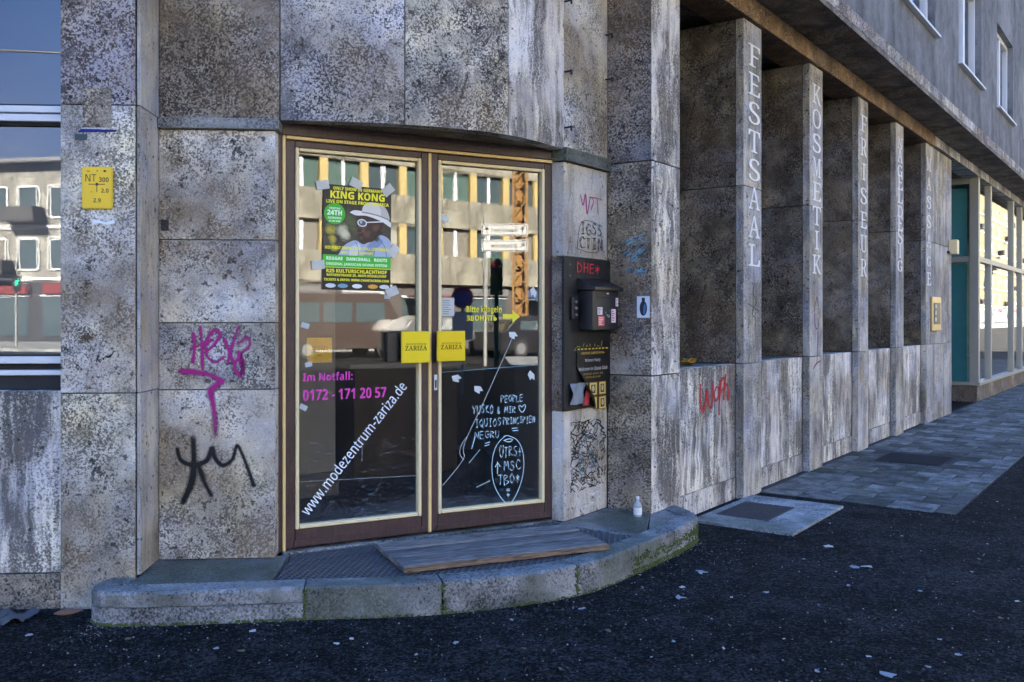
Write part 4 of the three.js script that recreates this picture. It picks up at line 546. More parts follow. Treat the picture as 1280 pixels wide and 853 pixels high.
{ // black board with letterbox
  const b = thing('backing_board', 'black painted board behind the letterbox, red letters at its top', 'board'); put(part('panel', slab(-0.03, 0.535, 0.836, 1.776, 0.001, 0.022, 0.004), stdMat('black_board', { map: brownPaintMap, color: tint(0.16, 0.32, 0.33), roughness: 0.6 }), b), FP);
  const red = decal(400, 200, (c) => { const k = '#d6323f'; c.strokeStyle = k; pen(c, k, 10, [[40, 40], [40, 150]], [[40, 40], [110, 70], [90, 140], [40, 150]], [[135, 40], [135, 150]], [[135, 95], [185, 92]], [[190, 40], [186, 150]], [[225, 50], [220, 155]], [[225, 50], [275, 48]], [[222, 98], [262, 96]], [[220, 152], [275, 148]], [[330, 60], [335, 150]], [[300, 88], [365, 112]], [[362, 78], [302, 128]]); }, [214, 50, 63]);
  put(sheet('painted_letters', uS(FP, 718, 0.022), uS(FP, 752, 0.022), yAt(FP, 0.25, 347), yAt(FP, 0.25, 325), 0.0245, red, b, {}, 'red hand-painted letters'), FP);
  const gold = decal(400, 160, (c) => { pen(c, '#9aa04a', 6, [[20, 120], [60, 60], [100, 130], [130, 50]], [[140, 120], [180, 60], [150, 90], [190, 120]], [[200, 60], [200, 130], [250, 120]], [[260, 60], [260, 130]], [[280, 130], [290, 60], [340, 130], [350, 30]], [[10, 130], [380, 110]]); }, [154, 160, 74]);
  put(sheet('painted_letters', uS(FP, 716, 0.022), uS(FP, 757, 0.022), yAt(FP, 0.3, 440), yAt(FP, 0.3, 424), 0.0245, gold, b), FP);
  for (const [x, y] of [[0.03, 1.73], [0.03, 1.66], [0.03, 0.88]]) { const g = cyl(0.006, 0.006, 0.004, 0, 0, 0, 10); g.rotateX(Math.PI / 2); g.translate(x, y, 0.0225); put(part('screw', g, M.metal, b), FP); }
  const m = thing('letterbox', 'black metal letterbox with sloping lid and small stickers', 'letterbox'); const x0 = 0.135, x1 = 0.455, z0 = 0.0235, z1 = 0.125, y0 = 1.325, y1 = 1.575;
  put(part('body', slab(x0, x1, y0, y1, z0, z1, 0.006), M.black, m), FP);
  const ls = new THREE.Shape([[z0, 1.577], [z1 + 0.025, 1.577], [z1 + 0.025, 1.592], [z0, 1.645]].map((p) => new THREE.Vector2(...p))); const lg = new THREE.ExtrudeGeometry(ls, { depth: x1 - x0 + 0.03, bevelEnabled: true, bevelSize: 0.003, bevelThickness: 0.003, bevelSegments: 1 }); lg.rotateY(-Math.PI / 2); lg.translate(x1 + 0.015, 0, 0); put(part('lid', lg, M.black, m), FP);
  put(part('slot_flap', slab(x0 + 0.04, x1 - 0.04, 1.53, 1.555, z1, z1 + 0.004, 0.002), M.black, m), FP); put(part('lock', slab(0.30, 0.325, 1.55, 1.56, z1 + 0.001, z1 + 0.006, 0.002), M.whiteMetal, m), FP);
  const st = (x, xx, y, yy, col, ink) => put(sheet('sticker', x, xx, y, yy, z1 + 0.0025, decal(96, 96, (c) => { c.fillStyle = col; c.fillRect(2, 2, 92, 92); c.fillStyle = ink; for (let k = 0; k < 5; k++) c.fillRect(14, 14 + k * 15, rr(30, 68), 7); }), m), FP);
  st(0.19, 0.275, 1.35, 1.415, '#c9605a', '#f0dcd4'); st(0.185, 0.25, 1.42, 1.47, '#d8cfcf', '#8d6a70'); st(0.36, 0.42, 1.37, 1.46, '#e3c4cb', '#a2566a'); st(0.415, 0.45, 1.475, 1.53, '#e0d8d8', '#9c4a50');
  put(sheet('pen_mark', 0.27, 0.36, 1.39, 1.47, z1 + 0.0025, decal(128, 128, (c) => { scrawl(c, 'rgba(170,205,215,.8)', 4, 20, 20, 110, 110, 7); }, [170, 205, 215]), m), FP);
  const bell = thing('bell_switch', 'small black doorbell switch on the board beside the letterbox', 'doorbell'); put(part('case', slab(0.03, 0.095, 1.39, 1.53, 0.0235, 0.045, 0.006), M.black, bell), FP); for (const y of [1.42, 1.46, 1.50]) { const g = cyl(0.011, 0.010, 0.01, 0, 0, 0, 14); g.rotateX(Math.PI / 2); g.translate(0.062, y, 0.045); put(part('button', g, M.metal, bell), FP); }
  // torn event poster
  const tex = decal(384, 512, (c, w, h) => { c.fillStyle = '#14110c'; c.fillRect(0, 0, w, h); const y = '#d9b43a'; c.textAlign = 'center'; c.fillStyle = y; for (let k = 0; k < 9; k++) c.fillRect(10 + k * 42, 12, 26, 10); c.font = 'bold 26px serif'; c.fillText('GROSSE ERÖFFNUNG', 192, 60, 330); c.fillStyle = '#e8e4da'; c.font = '30px serif'; c.fillText('Winter Party', 190, 120); c.font = 'italic 36px serif'; c.fillText('Welcome to Classic Club', 192, 190, 350); c.fillStyle = y; c.font = '20px sans-serif'; c.fillText('LIVE MUSIK · BUFFET · BAR', 192, 226, 330); c.fillText('FREITAG AB 21 UHR', 192, 254); for (const [x, yy] of [[40, 290], [150, 290], [260, 290], [40, 410], [150, 410], [260, 410]]) { c.fillStyle = '#a8803a'; c.fillRect(x, yy, 92, 108); c.fillStyle = '#e5c870'; c.fillRect(x + 8, yy + 8, 76, 92); c.fillStyle = '#4a3a22'; c.fillRect(x + 20, yy + 20, 50, 70); c.fillStyle = '#c9b48c'; c.beginPath(); c.ellipse(x + 46, yy + 52, 15, 26, 0, 0, 7); c.fill(); } });
  const p = thing('event_poster', 'torn black and gold event poster peeling from the board under the letterbox', 'poster'); const g = new THREE.PlaneGeometry(0.40, 0.40, 20, 20), q = g.attributes.position;
  for (let i = 0; i < q.count; i++) { const x = q.getX(i), y = q.getY(i), d = Math.max(0, -(x * 0.75 + y * 0.66) - 0.10); q.setXYZ(i, x + d * 0.55, y + d * 0.5, 0.002 + d * 0.38 + 0.0015 * Math.sin(x * 30 + y * 9)); } g.computeVertexNormals(); g.translate(0.305, 1.02, 0.0245); put(part('sheet', g, stdMat('poster_print', { map: tex, roughness: 0.5, side: THREE.DoubleSide }), p), FP);
  const rag = new THREE.PlaneGeometry(0.16, 0.13, 8, 8), rq = rag.attributes.position; for (let i = 0; i < rq.count; i++) rq.setZ(i, 0.012 + 0.012 * Math.sin(rq.getX(i) * 60) * Math.cos(rq.getY(i) * 45)); rag.computeVertexNormals(); rag.translate(0.10, 0.935, 0.03); put(part('crumpled_flap', rag, mat('grey_paper', 0.22, 0.25, 0.28, { side: THREE.DoubleSide }), p), FP);
  const redf = new THREE.Shape([[0.14, 0.86], [0.18, 0.95], [0.23, 0.93], [0.20, 0.855]].map((k) => new THREE.Vector2(...k))); put(part('red_flap', new THREE.ExtrudeGeometry(redf, { depth: 0.002, bevelEnabled: false }).translate(0, 0, 0.05), mat('red_paper', 0.45, 0.03, 0.04), p), FP);
}
{ // sticker on the pier
  const tex = decal(192, 288, (c) => { c.fillStyle = '#d5dde2'; c.fillRect(6, 6, 180, 276); c.fillStyle = '#152338'; c.beginPath(); c.ellipse(96, 160, 52, 96, 0, 0, 7); c.fill(); c.fillRect(74, 24, 44, 60); c.fillStyle = '#3f7396'; c.beginPath(); c.ellipse(112, 170, 18, 70, 0.1, 0, 7); c.fill(); });
  const s = part('paper_sticker', (() => { const s0 = uS(FS, 796), s1 = uS(FS, 813), sm = (s0 + s1) / 2, g = new THREE.PlaneGeometry(s1 - s0, yAt(FS, sm, 370) - yAt(FS, sm, 398)); g.translate(sm, (yAt(FS, sm, 370) + yAt(FS, sm, 398)) / 2, 0.0025); return g; })(), stdMat('sticker', { map: tex, roughness: 0.6, side: THREE.DoubleSide }), scene); put(s, FS); tag(s, 'white paper sticker with dark blue bottle shape on the pier side', 'sticker');
}
{ // brass intercom and small bracket sign on the far wall
  const s = uS(FR, 1163), e = uS(FR, 1174), y0 = yAt(FR, s, 414), y1 = yAt(FR, s, 371), g = thing('intercom', 'brass framed intercom panel set in the far wall', 'intercom');
  put(part('frame', slab(s, e, y0, y1, 0.001, 0.03, 0.006), M.brass, g), FR); put(part('panel', slab(s + 0.08, e - 0.08, y0 + 0.09, y1 - 0.08, 0.0302, 0.036, 0.003), M.black, g), FR); for (let k = 0; k < 3; k++) put(part('button', slab(s + 0.12, s + 0.2, y0 + 0.13 + k * 0.09, y0 + 0.18 + k * 0.09, 0.0362, 0.042, 0.003), M.paper, g), FR);
  const w = thing('wall_box', 'small cream bracket box fixed at the wall edge beside the shopfront', 'box'); const ss = uS(FR, 1186), yb = yAt(FR, ss, 318), yt = yAt(FR, ss, 300); put(part('case', slab(ss - 0.02, ss + 0.12, yb, yt, 0.001, 0.12, 0.01), M.creamPale, w), FR); put(part('arm', slab(ss - 0.12, ss - 0.02, yb + 0.01, yb + 0.04, 0.001, 0.03, 0.004), M.blackMatt, w), FR);
}
// ------------------------------------------------------------------ glazed shopfront on the right
{
  const g = thing('shopfront', 'glazed shopfront with pale metal frame beyond the pillars', 'shopfront'); const frameM = mat('pale_metal', 0.36, 0.345, 0.29, { roughness: 0.4, metalness: 0.2 }), s0 = 11.7, top = 3.76, base = 0.33, mid0 = 2.35;
  const P = (n, geo, m) => put(part(n, geo, m, g), FR);
  P('base', slab(s0, 30, -0.03, base - 0.06, -2.2, -0.02, 0.01), M.brown[1]); P('sill', slab(s0 - 0.02, 30, base - 0.058, base, -2.2, 0.02, 0.006), frameM); P('corner_post', slab(s0, s0 + 0.14, base + 0.002, top, -0.14, 0.0, 0.006), frameM);
  const mull = [s0 + 0.14, 13.0, 15.7, 16.9, 19.6, 20.8, 23.5, 24.7, 27.4, 29.9]; for (let k = 1; k < mull.length; k++) { P('mullion', slab(mull[k] - 0.06, mull[k] + 0.06, base + 0.002, top, -0.1, -0.004, 0.006), frameM); P('transom', slab(mull[k - 1] + (k > 1 ? 0.062 : 0.002), mull[k] - 0.062, mid0, mid0 + 0.09, -0.1, -0.006, 0.006), frameM); P('glass_pane', box(mull[k - 1] + 0.05, mull[k] - 0.05, base + 0.004, mid0 - 0.003, -0.06, -0.055), M.glass); P('glass_pane', box(mull[k - 1] + 0.05, mull[k] - 0.05, mid0 + 0.094, top, -0.06, -0.055), M.glass); }
  // return side towards the pillars
  P('transom', slab(s0 + 0.02, s0 + 0.1, mid0, mid0 + 0.09, -2.2, -0.145, 0.006), frameM); P('glass_pane', box(s0 + 0.055, s0 + 0.06, base + 0.004, mid0 - 0.003, -2.2, -0.142), M.glassDark); P('glass_pane', box(s0 + 0.055, s0 + 0.06, mid0 + 0.094, top - 0.1, -2.2, -0.142), M.glassDark);
  P('head', slab(s0 + 0.01, s0 + 0.11, top - 0.1, top, -2.2, -0.145, 0.006), frameM);
  P('curtain', slab(s0 + 0.12, s0 + 0.14, base, 2.33, -2.2, -0.2, 0.004), mat('teal_curtain', 0.20, 0.40, 0.41)); P('curtain', slab(s0 + 0.12, s0 + 0.14, mid0 + 0.1, 3.6, -1.6, -0.2, 0.004), mat('pale_curtain', 0.34, 0.52, 0.54)); P('back_wall', box(s0 + 0.1, 38, 0.0, 3.9, -2.6, -2.4), M.room); for (let k = 0; k < 7; k++) P('display_shelf', slab(s0 + 0.25, s0 + 0.75, 0.5 + k * 0.26, 0.52 + k * 0.26, -2.1, -0.3, 0.004), mat('teal_shelf', 0.10, 0.26, 0.27));
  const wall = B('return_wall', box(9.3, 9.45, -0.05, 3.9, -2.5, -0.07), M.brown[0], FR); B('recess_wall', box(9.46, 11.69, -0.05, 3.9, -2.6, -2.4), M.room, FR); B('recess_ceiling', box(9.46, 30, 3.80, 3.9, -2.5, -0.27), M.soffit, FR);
}
// ------------------------------------------------------------------ pavement
{
  const pv = new THREE.Group(); pv.name = 'pavement'; scene.add(pv); tag(pv, 'grey slab pavement along the pillars', null, null, 'structure'); put(pv, FR);
  const bed = part('pavement_bed', prismLocal([[1.86, -0.05], [1.86, 1.44], [5.75, 1.44], [5.75, 4.6], [30, 4.6], [30, -0.05]], -0.02, 0.003), M.blackMatt, pv);
  const far = []; let count = 0;
  for (let r = 0; r < 92; r++) {
    const sA = 1.86 + r * 0.302, wide = sA > 5.7 ? 4.6 : 1.43, off = (r % 2) * 0.165;
    for (let z = -off - 0.03; z < wide - 0.05; z += 0.333) {
      const z0 = Math.max(0.004, z), z1 = Math.min(wide, z + 0.320); if (z1 - z0 < 0.04) continue;
      if (sA > 4.05 && sA < 4.7 && z1 > 0.30 && z0 < 0.92) continue;                      // light well
      const g = slab(sA, sA + 0.289, -0.03, 0.009 + rr(-0.002, 0.002), z0, z1, 0.004, 1.6);
      if (count < 290) { part('paving_slab', g, pick(M.paver), pv); count++; } else far.push(g);
    }
  }
  part('paving_slabs', merged(far), M.paver[1], pv).userData.kind = 'stuff';
  const lw = thing('cellar_grate', 'dark cellar light grate full of litter in the slab pavement', 'grate'); put(lw, FR); part('frame', box(4.06, 4.69, -0.02, 0.012, 0.31, 0.91), M.blackMatt, lw); for (let k = 0; k < 14; k++) part('bar', slab(4.07 + k * 0.044, 4.08 + k * 0.044, 0.012, 0.024, 0.32, 0.90, 0.002), mat('grate_iron', 0.03, 0.03, 0.034, { roughness: 0.7 }), lw);
  const lidM = mat('lid_metal', 0.055, 0.058, 0.065, { metalness: 0.3, roughness: 0.6 }), cov = thing('access_cover', 'pale concrete plate with dark chequered metal cover at the wall foot', 'cover'); put(cov, FR); part('concrete_frame', slab(0.56, 1.66, -0.02, 0.018, 0.01, 0.72, 0.006), stdMat('concrete', { map: kerbMap, color: tint(1.35, 1.33, 1.3), bumpMap: stoneBump, bumpScale: 0.003 }), cov);
  part('metal_lid', slab(0.82, 1.36, 0.0, 0.022, 0.08, 0.46, 0.004), lidM, cov); const ribs = []; for (let i = 0; i < 22; i++) for (let j = 0; j < 15; j++) { const b = new THREE.BoxGeometry(0.016, 0.003, 0.005); b.rotateY((i + j) % 2 ? 0.8 : -0.8); b.translate(0.835 + i * 0.0243, 0.0235, 0.094 + j * 0.0252); ribs.push(b); } part('tread_pattern', merged(ribs), lidM, cov).userData.kind = 'stuff';
}
function prismLocal(pts, y0, y1) { const v = pts.map(([x, z]) => new THREE.Vector2(x, -z)); if (THREE.ShapeUtils.isClockWise(v)) v.reverse(); const g = new THREE.ExtrudeGeometry(new THREE.Shape(v), { depth: y1 - y0, bevelEnabled: false }); g.rotateX(-Math.PI / 2); g.translate(0, y0, 0); return uvMetres(g, 2); }

{ // moss along the foot of the kerb and in its joints
  const g = new THREE.IcosahedronGeometry(0.006, 0), n = 2600, im = new THREE.InstancedMesh(g, mat('moss', 1, 1, 1, { roughness: 1 }), n); im.name = 'moss'; const m4 = new THREE.Matrix4(), q = new THREE.Quaternion(), col = new THREE.Color(), a0 = fracAt(792), a1 = fracAt(868), js = [fracAt(380), fracAt(553), fracAt(722)];
  for (let i = 0; i < n; i++) { const joint = i % 16 === 0, f = joint ? pick(js) + rr(-0.003, 0.003) * rr(0, 1) : i % 3 ? a0 + (a1 - a0) * rnd() : rr(0.12, 0.9), p = stepCurve[Math.round(f * 3200)], b = stepCurve[Math.round(f * 3200) + 3], l = Math.hypot(b[0] - p[0], b[1] - p[1]), nx = (b[1] - p[1]) / l, nz = -(b[0] - p[0]) / l, y = joint ? rr(0, 0.15) : i % 3 ? (rnd() < 0.6 ? rr(0, 0.03) : rr(0.05, 0.10) + 0.015 * Math.sin(f * 300)) : rr(0, 0.012), sc = rr(0.4, 1.2); m4.compose(V(p[0] + nx * 0.001, y, p[1] + nz * 0.001), q.setFromEuler(new THREE.Euler(rr(0, 6), rr(0, 6), 0)), new THREE.Vector3(sc, sc, sc)); im.setMatrixAt(i, m4); const k = rr(0.6, 1.2); im.setColorAt(i, col.setRGB(0.075 * k, 0.10 * k, 0.022 * k)); }
  scene.add(im); tag(im, 'green moss growing on the kerb of the entrance step', 'moss', null, 'stuff');
}
// ------------------------------------------------------------------ litter
const groundAt = (u, v) => { const Z = EYE * FOCAL / (v - HORIZON); return [(u - 640) / FOCAL * Z, Z]; };
function scrapGeo(r) { const n = 7, sh = new THREE.Shape(); for (let i = 0; i < n; i++) { const a = i / n * 6.283, k = r * rr(0.2, 1.15); i ? sh.lineTo(Math.cos(a) * k * 1.4, Math.sin(a) * k) : sh.moveTo(Math.cos(a) * k * 1.4, Math.sin(a) * k); } const g = new THREE.ExtrudeGeometry(sh, { depth: 0.003, bevelEnabled: false }); g.rotateX(-Math.PI / 2); g.rotateY(rr(0, 6)); return g; }
const scrapMats = [mat('white_scrap', 0.5, 0.5, 0.49, { side: THREE.DoubleSide }), mat('grey_scrap', 0.30, 0.31, 0.33), mat('blue_scrap', 0.26, 0.30, 0.35), mat('brown_scrap', 0.16, 0.11, 0.07)];
const litterSpots = [[876, 717], [877, 716], [1070, 710], [1085, 709], [850, 748], [927, 618], [1038, 655], [960, 660], [1128, 671], [1036, 684], [957, 664], [816, 723], [853, 735], [727, 762], [640, 776], [618, 760], [800, 720], [890, 775], [915, 748], [1062, 776], [1060, 733], [1120, 764], [1175, 801], [1224, 700], [1272, 753], [1215, 716], [958, 742], [700, 838], [815, 823], [842, 803], [440, 800], [300, 815], [270, 812], [316, 790], [570, 805], [655, 812], [1085, 822], [1110, 845], [1199, 820], [1252, 774], [1005, 700], [1234, 681], [1247, 628], [925, 688], [1045, 716], [420, 806], [520, 820], [760, 790], [980, 800], [1150, 740], [35, 795], [160, 800], [1160, 835], [1020, 840], [905, 812]];
litterSpots.forEach(([u, v], i) => { const [x, z] = groundAt(u, v); const big2 = i < 5 || i === 37 || i === 9; const m = part('paper_scrap', scrapGeo(big2 ? rr(0.025, 0.04) : rr(0.006, 0.016)), scrapMats[i % 4 === 3 && !big2 ? 3 : i % 3], scene); m.position.copy(V(x, 0.003, z)); const w = i % 4 === 3 && !big2 ? 3 : i % 3; tag(m, big2 ? ['torn white paper piece lying flat on the asphalt', 'torn grey paper piece lying flat on the asphalt', 'torn bluish paper piece lying flat on the asphalt'][w] : ['small white paper scrap lying on the dark asphalt', 'small grey scrap lying on the dark asphalt', 'small bluish scrap lying on the dark asphalt', 'small brown leaf crumb lying on the dark asphalt'][w], 'litter', 'litter scraps on the asphalt'); });
{ // crumpled film and leaf beside the left pier
  const g = new THREE.PlaneGeometry(0.26, 0.16, 14, 10); g.rotateX(-Math.PI / 2); const q = g.attributes.position; for (let i = 0; i < q.count; i++) q.setY(i, 0.012 + 0.014 * Math.sin(q.getX(i) * 47) * Math.cos(q.getZ(i) * 38) + rr(0, 0.008)); g.computeVertexNormals();
  const f = part('plastic_film', g, mat('film', 0.07, 0.075, 0.085, { roughness: 0.2, side: THREE.DoubleSide }), scene); f.position.copy(V(-2.36, 0, 4.27)); tag(f, 'crumpled grey plastic film at the foot of the window wall', 'litter');
  const sh = new THREE.Shape(); sh.moveTo(0, 0); sh.quadraticCurveTo(0.04, 0.05, 0.13, 0.015); sh.quadraticCurveTo(0.06, -0.03, 0, 0); const lg = new THREE.ExtrudeGeometry(sh, { depth: 0.004, bevelEnabled: false, steps: 1 }); lg.rotateX(-1.2); lg.rotateY(0.2); const l = part('dry_leaf', lg, mat('leaf', 0.22, 0.10, 0.055, { side: THREE.DoubleSide }), scene); l.position.copy(V(-2.16, 0.006, 4.33)); tag(l, 'brown dry leaf beside the left end of the step', 'leaf');
  const rub = new THREE.IcosahedronGeometry(0.07, 1), rq = rub.attributes.position; for (let i = 0; i < rq.count; i++) { const k = 0.7 + 0.4 * Math.sin(rq.getX(i) * 91 + rq.getY(i) * 57); rq.setXYZ(i, rq.getX(i) * k * 1.6, rq.getY(i) * k * 0.5, rq.getZ(i) * k); } rub.computeVertexNormals();
  const fr = part('fruit_peel', rub, mat('orange_rag', 0.35, 0.20, 0.03), scene); put(fr.translateX(1.2).translateY(1.07).translateZ(-0.30), new THREE.Matrix4()); fr.updateMatrix(); fr.applyMatrix4(FR); tag(fr, 'dark crumpled rag with orange spots on the low wall top', 'rag');
}
{ // loose grit
  const g = new THREE.IcosahedronGeometry(0.0038, 0), n = 4200, im = new THREE.InstancedMesh(g, mat('grit', 1, 1, 1, { roughness: 0.9 }), n); im.name = 'grit'; const m4 = new THREE.Matrix4(), q = new THREE.Quaternion(), col = new THREE.Color();
  for (let i = 0; i < n; i++) { const near = rnd() < 0.16; let x, z; if (near) { const p = stepCurve[Math.floor(rnd() * 3000)]; const o = Math.pow(rnd(), 2.2) * 0.6 + 0.01; x = p[0] + o * rr(-0.3, 0.7); z = p[1] - o; } else { z = rr(3.4, 9); x = rr(-0.6, 0.6) * z; if (x * 0.8083 - (z - 5.87) * 0.5888 - 0.72 < 0.05 || z > 4.2 + 0.3 * x + 0.5) { if (x < 0.9) { i--; continue; } } }
    const s = rr(0.3, 1.3); m4.compose(V(x, 0.002, z), q.setFromEuler(new THREE.Euler(rr(0, 6), rr(0, 6), 0)), new THREE.Vector3(s, s * 0.6, s)); im.setMatrixAt(i, m4); const k = Math.pow(rnd(), 3.5) * 0.28 + 0.012; im.setColorAt(i, col.setRGB(k, k, k * 1.08)); }
  im.castShadow = im.receiveShadow = true; scene.add(im); tag(im, 'fine loose grit scattered over the asphalt', 'grit', null, 'stuff');
}
// ------------------------------------------------------------------ the other side of the street, seen in the glass
const mirrorIn = (F, z, X, Z) => { const e = F.elements, nx = e[8], nz = -e[10], ox = e[12] + nx * z, oz = -e[14] + nz * z, k = (X - ox) * nx + (Z - oz) * nz; return [X - 2 * k * nx, Z - 2 * k * nz]; };
const seenAt = (F, z, u, D) => mirrorIn(F, z, (u - 640) / FOCAL * D, D);
{
  const render = (r, g, b) => stdMat('render', { map: plasterMap, color: tint(r * 5.4, g * 5.4, b * 5.4), roughness: 0.9 }), band = [render(0.215, 0.20, 0.155), render(0.24, 0.232, 0.20), render(0.10, 0.08, 0.035)], pilaster = mat('yellow_pilaster', 0.36, 0.28, 0.12), winFrame = M.whiteMetal;
  const pane = new THREE.MeshPhysicalMaterial({ name: 'far_glass', color: tint(0.05, 0.07, 0.08), roughness: 0.06 }), panes = [pane, pane, pane, mat('pale_blind', 0.26, 0.26, 0.24), mat('curtain', 0.14, 0.13, 0.11), mat('green_blind', 0.05, 0.09, 0.08)], boards = [mat('board_grey', 0.12, 0.12, 0.12), mat('board_red', 0.14, 0.02, 0.02), mat('board_white', 0.34, 0.34, 0.33), mat('board_blue', 0.04, 0.07, 0.16), mat('board_yellow', 0.34, 0.24, 0.03)];
  function facade(name, label, F, len, floors, fh, mod, colr, cols, gf, roofK) {
    const b = thing(name, label, 'building', 'buildings across the street'); b.applyMatrix4(F); const H = 3.6 + floors * fh; const q = (n, g, m, p = b) => part(n, g, m, p);
    q('wall', box(0, len, 3.4, H + 0.6, -11, -0.35), colr); q('ground_floor', box(0, len, -0.05, 3.4, -11, -0.4), gf);  q('roof', slab(-0.3, len + 0.3, H + 0.62, H + (roofK ?? 0.9), -11.2, 0.35, 0.05), M.metal);
    for (let k = 0.8; k < len - 3; k += 4.2) { const w = sub('shop_front', b); q('pane', slab(k, k + 3.3, 0.4, 2.6, -0.398, -0.36, 0.01), pane, w); q('frame', slab(k - 0.08, k + 3.38, 2.61, 2.72, -0.398, -0.3, 0.01), winFrame, w); q('shop_sign', slab(k - 0.1, k + rr(2.4, 3.5), 2.76, rr(3.1, 3.36), -0.398, -0.12, 0.02), pick(boards), w); if (rnd() < 0.4) q('awning', slab(k, k + 3.2, 2.62, 2.72, -0.11, 1.3, 0.02), pick(boards), w); }
    for (let f = 0; f < floors; f++) { const y = 3.4 + f * fh; if (!cols) q('string_course', slab(0, len, y + 0.12, y + 0.26, -0.348, -0.22, 0.02), winFrame);
      if (cols) { q('spandrel', slab(0, len, y, y + fh * 0.50, -0.348, 0, 0.02), colr); for (let x = 0.1; x < len - mod; x += mod) { q('pilaster', slab(x, x + mod * 0.2, y + fh * 0.5 + 0.002, y + fh - 0.002, -0.348, -0.04, 0.02), pilaster); const w = sub('window', b); q('pane', box(x + mod * 0.21, x + mod * 0.99, y + fh * 0.5 + 0.01, y + fh - 0.01, -0.346, -0.30), pick(panes), w); q('frame', slab(x + mod * 0.56, x + mod * 0.64, y + fh * 0.5 + 0.01, y + fh - 0.01, -0.298, -0.2, 0.01), winFrame, w); } }
      else for (let x = 0.9; x < len - 1.6; x += mod) { const w = sub('window', b); q('pane', slab(x, x + 1.15, y + 0.75, y + 2.4, -0.348, -0.33, 0.01), pick(panes), w); for (const [a, c2, e, g2] of [[x - 0.09, x, y + 0.7, y + 2.45], [x + 1.15, x + 1.24, y + 0.7, y + 2.45], [x, x + 1.15, y + 2.4, y + 2.5], [x, x + 1.15, y + 0.66, y + 0.75]]) q('frame', slab(a, c2, e, g2, -0.348, -0.26, 0.01), winFrame, w); if ((Math.round(x / mod) + f) % 4 === 0) { q('balcony', slab(x - 0.5, x + 1.7, y + 0.42, y + 1.25, -0.3, 0.75, 0.03), mat('dark_railing', 0.05, 0.05, 0.055)); } }
    }
    return b;
  }
  { const p = new THREE.Group(); p.name = 'added_far_pavement'; scene.add(p); tag(p, 'sunlit pale concrete pavement added across the street to bounce light', null, null, 'structure'); const conc = stdMat('concrete', { map: kerbMap, color: tint(1, 1, 1), roughness: 0.9 });  // unseen pavement, added to bounce sunlight onto the shaded front
    part('pavement_sheet', box(-12, 120, -0.05, 0.12, 0.4, 11), conc, p).applyMatrix4(frameMat(72, -14, -0.946, -0.318)); part('pavement_sheet', box(-2, 175, -0.05, 0.121, 0.4, 6), conc, p).applyMatrix4(frameMat(0.89 + 25 * 0.8083 + 175 * 0.5888, 5.87 - 25 * 0.5888 + 175 * 0.8083, -0.5888, -0.8083)); }
  // building opposite the door: ribbon windows between yellow pilasters
  const d = [0.946, 0.318], FA = (x, z, len, dd = d) => frameMat(x, z, -dd[0], -dd[1]);
  facade('office_building', 'sunlit beige office building with bands of windows between yellow pilasters', FA(72, -14, 0), 58, 5, 3.4, 2.5, band[0], true, mat('dark_shops', 0.07, 0.06, 0.055), 1.2);
  facade('apartment_building', 'sunlit cream apartment house with dark balconies and white window frames', FA(72 - 59 * 0.946, -14 - 59 * 0.318), 52, 2, 2.9, 1.95, band[1], false, mat('dark_shops', 0.03, 0.03, 0.034), 0.85);
  facade('row_house', 'sunlit ochre street house with evenly spaced windows', frameMat(0.89 + 25 * 0.8083 + 62 * 0.5888, 5.87 - 25 * 0.5888 + 62 * 0.8083, -0.5888, -0.8083), 46, 4, 3.2, 2.6, band[2], false, mat('shop_base', 0.12, 0.11, 0.10), 1.2);
  facade('row_house', 'long sunlit cream terrace with evenly spaced windows further along the street', frameMat(0.89 + 25 * 0.8083 + 290 * 0.5888, 5.87 - 25 * 0.5888 + 290 * 0.8083, -0.5888, -0.8083), 225, 6, 3.2, 7.5, render(0.085, 0.07, 0.026), false, mat('shop_base', 0.12, 0.11, 0.10), 1.2);
  // parked vehicles
  const tyre = mat('tyre', 0.02, 0.02, 0.02), rim = mat('rim', 0.45, 0.46, 0.48, { metalness: 0.8, roughness: 0.35 });
  function car(label, pos, turn, paint, van) {
    const g = thing(van ? 'parked_van' : 'parked_car', label, van ? 'van' : 'car', 'vehicles parked across the street'); const L = van ? 4.9 : 4.3, W = van ? 1.9 : 1.72;
    const body = new THREE.Shape((van ? [[-2.4, 0.35], [2.4, 0.35], [2.43, 0.95], [2.25, 1.15], [1.6, 2.15], [1.3, 2.25], [-2.35, 2.25], [-2.42, 1.2]] : [[-2.1, 0.3], [2.1, 0.3], [2.12, 0.68], [1.9, 0.8], [1.0, 0.92], [-1.7, 0.95], [-2.08, 0.88]]).map((p) => new THREE.Vector2(...p)));
    const ex = (sh, w, b2) => { const e = new THREE.ExtrudeGeometry(sh, { depth: w - 2 * b2, bevelEnabled: true, bevelSize: b2 * 0.6, bevelThickness: b2, bevelSegments: 3 }); e.translate(0, 0, -w / 2 + b2); return e; };
    part('body', ex(body, W, 0.08), paint, g);
    if (!van) part('cabin', ex(new THREE.Shape([[-1.85, 0.93], [1.05, 0.90], [0.35, 1.38], [-0.9, 1.44], [-1.5, 1.3]].map((p) => new THREE.Vector2(...p))), W - 0.22, 0.09), paint, g);
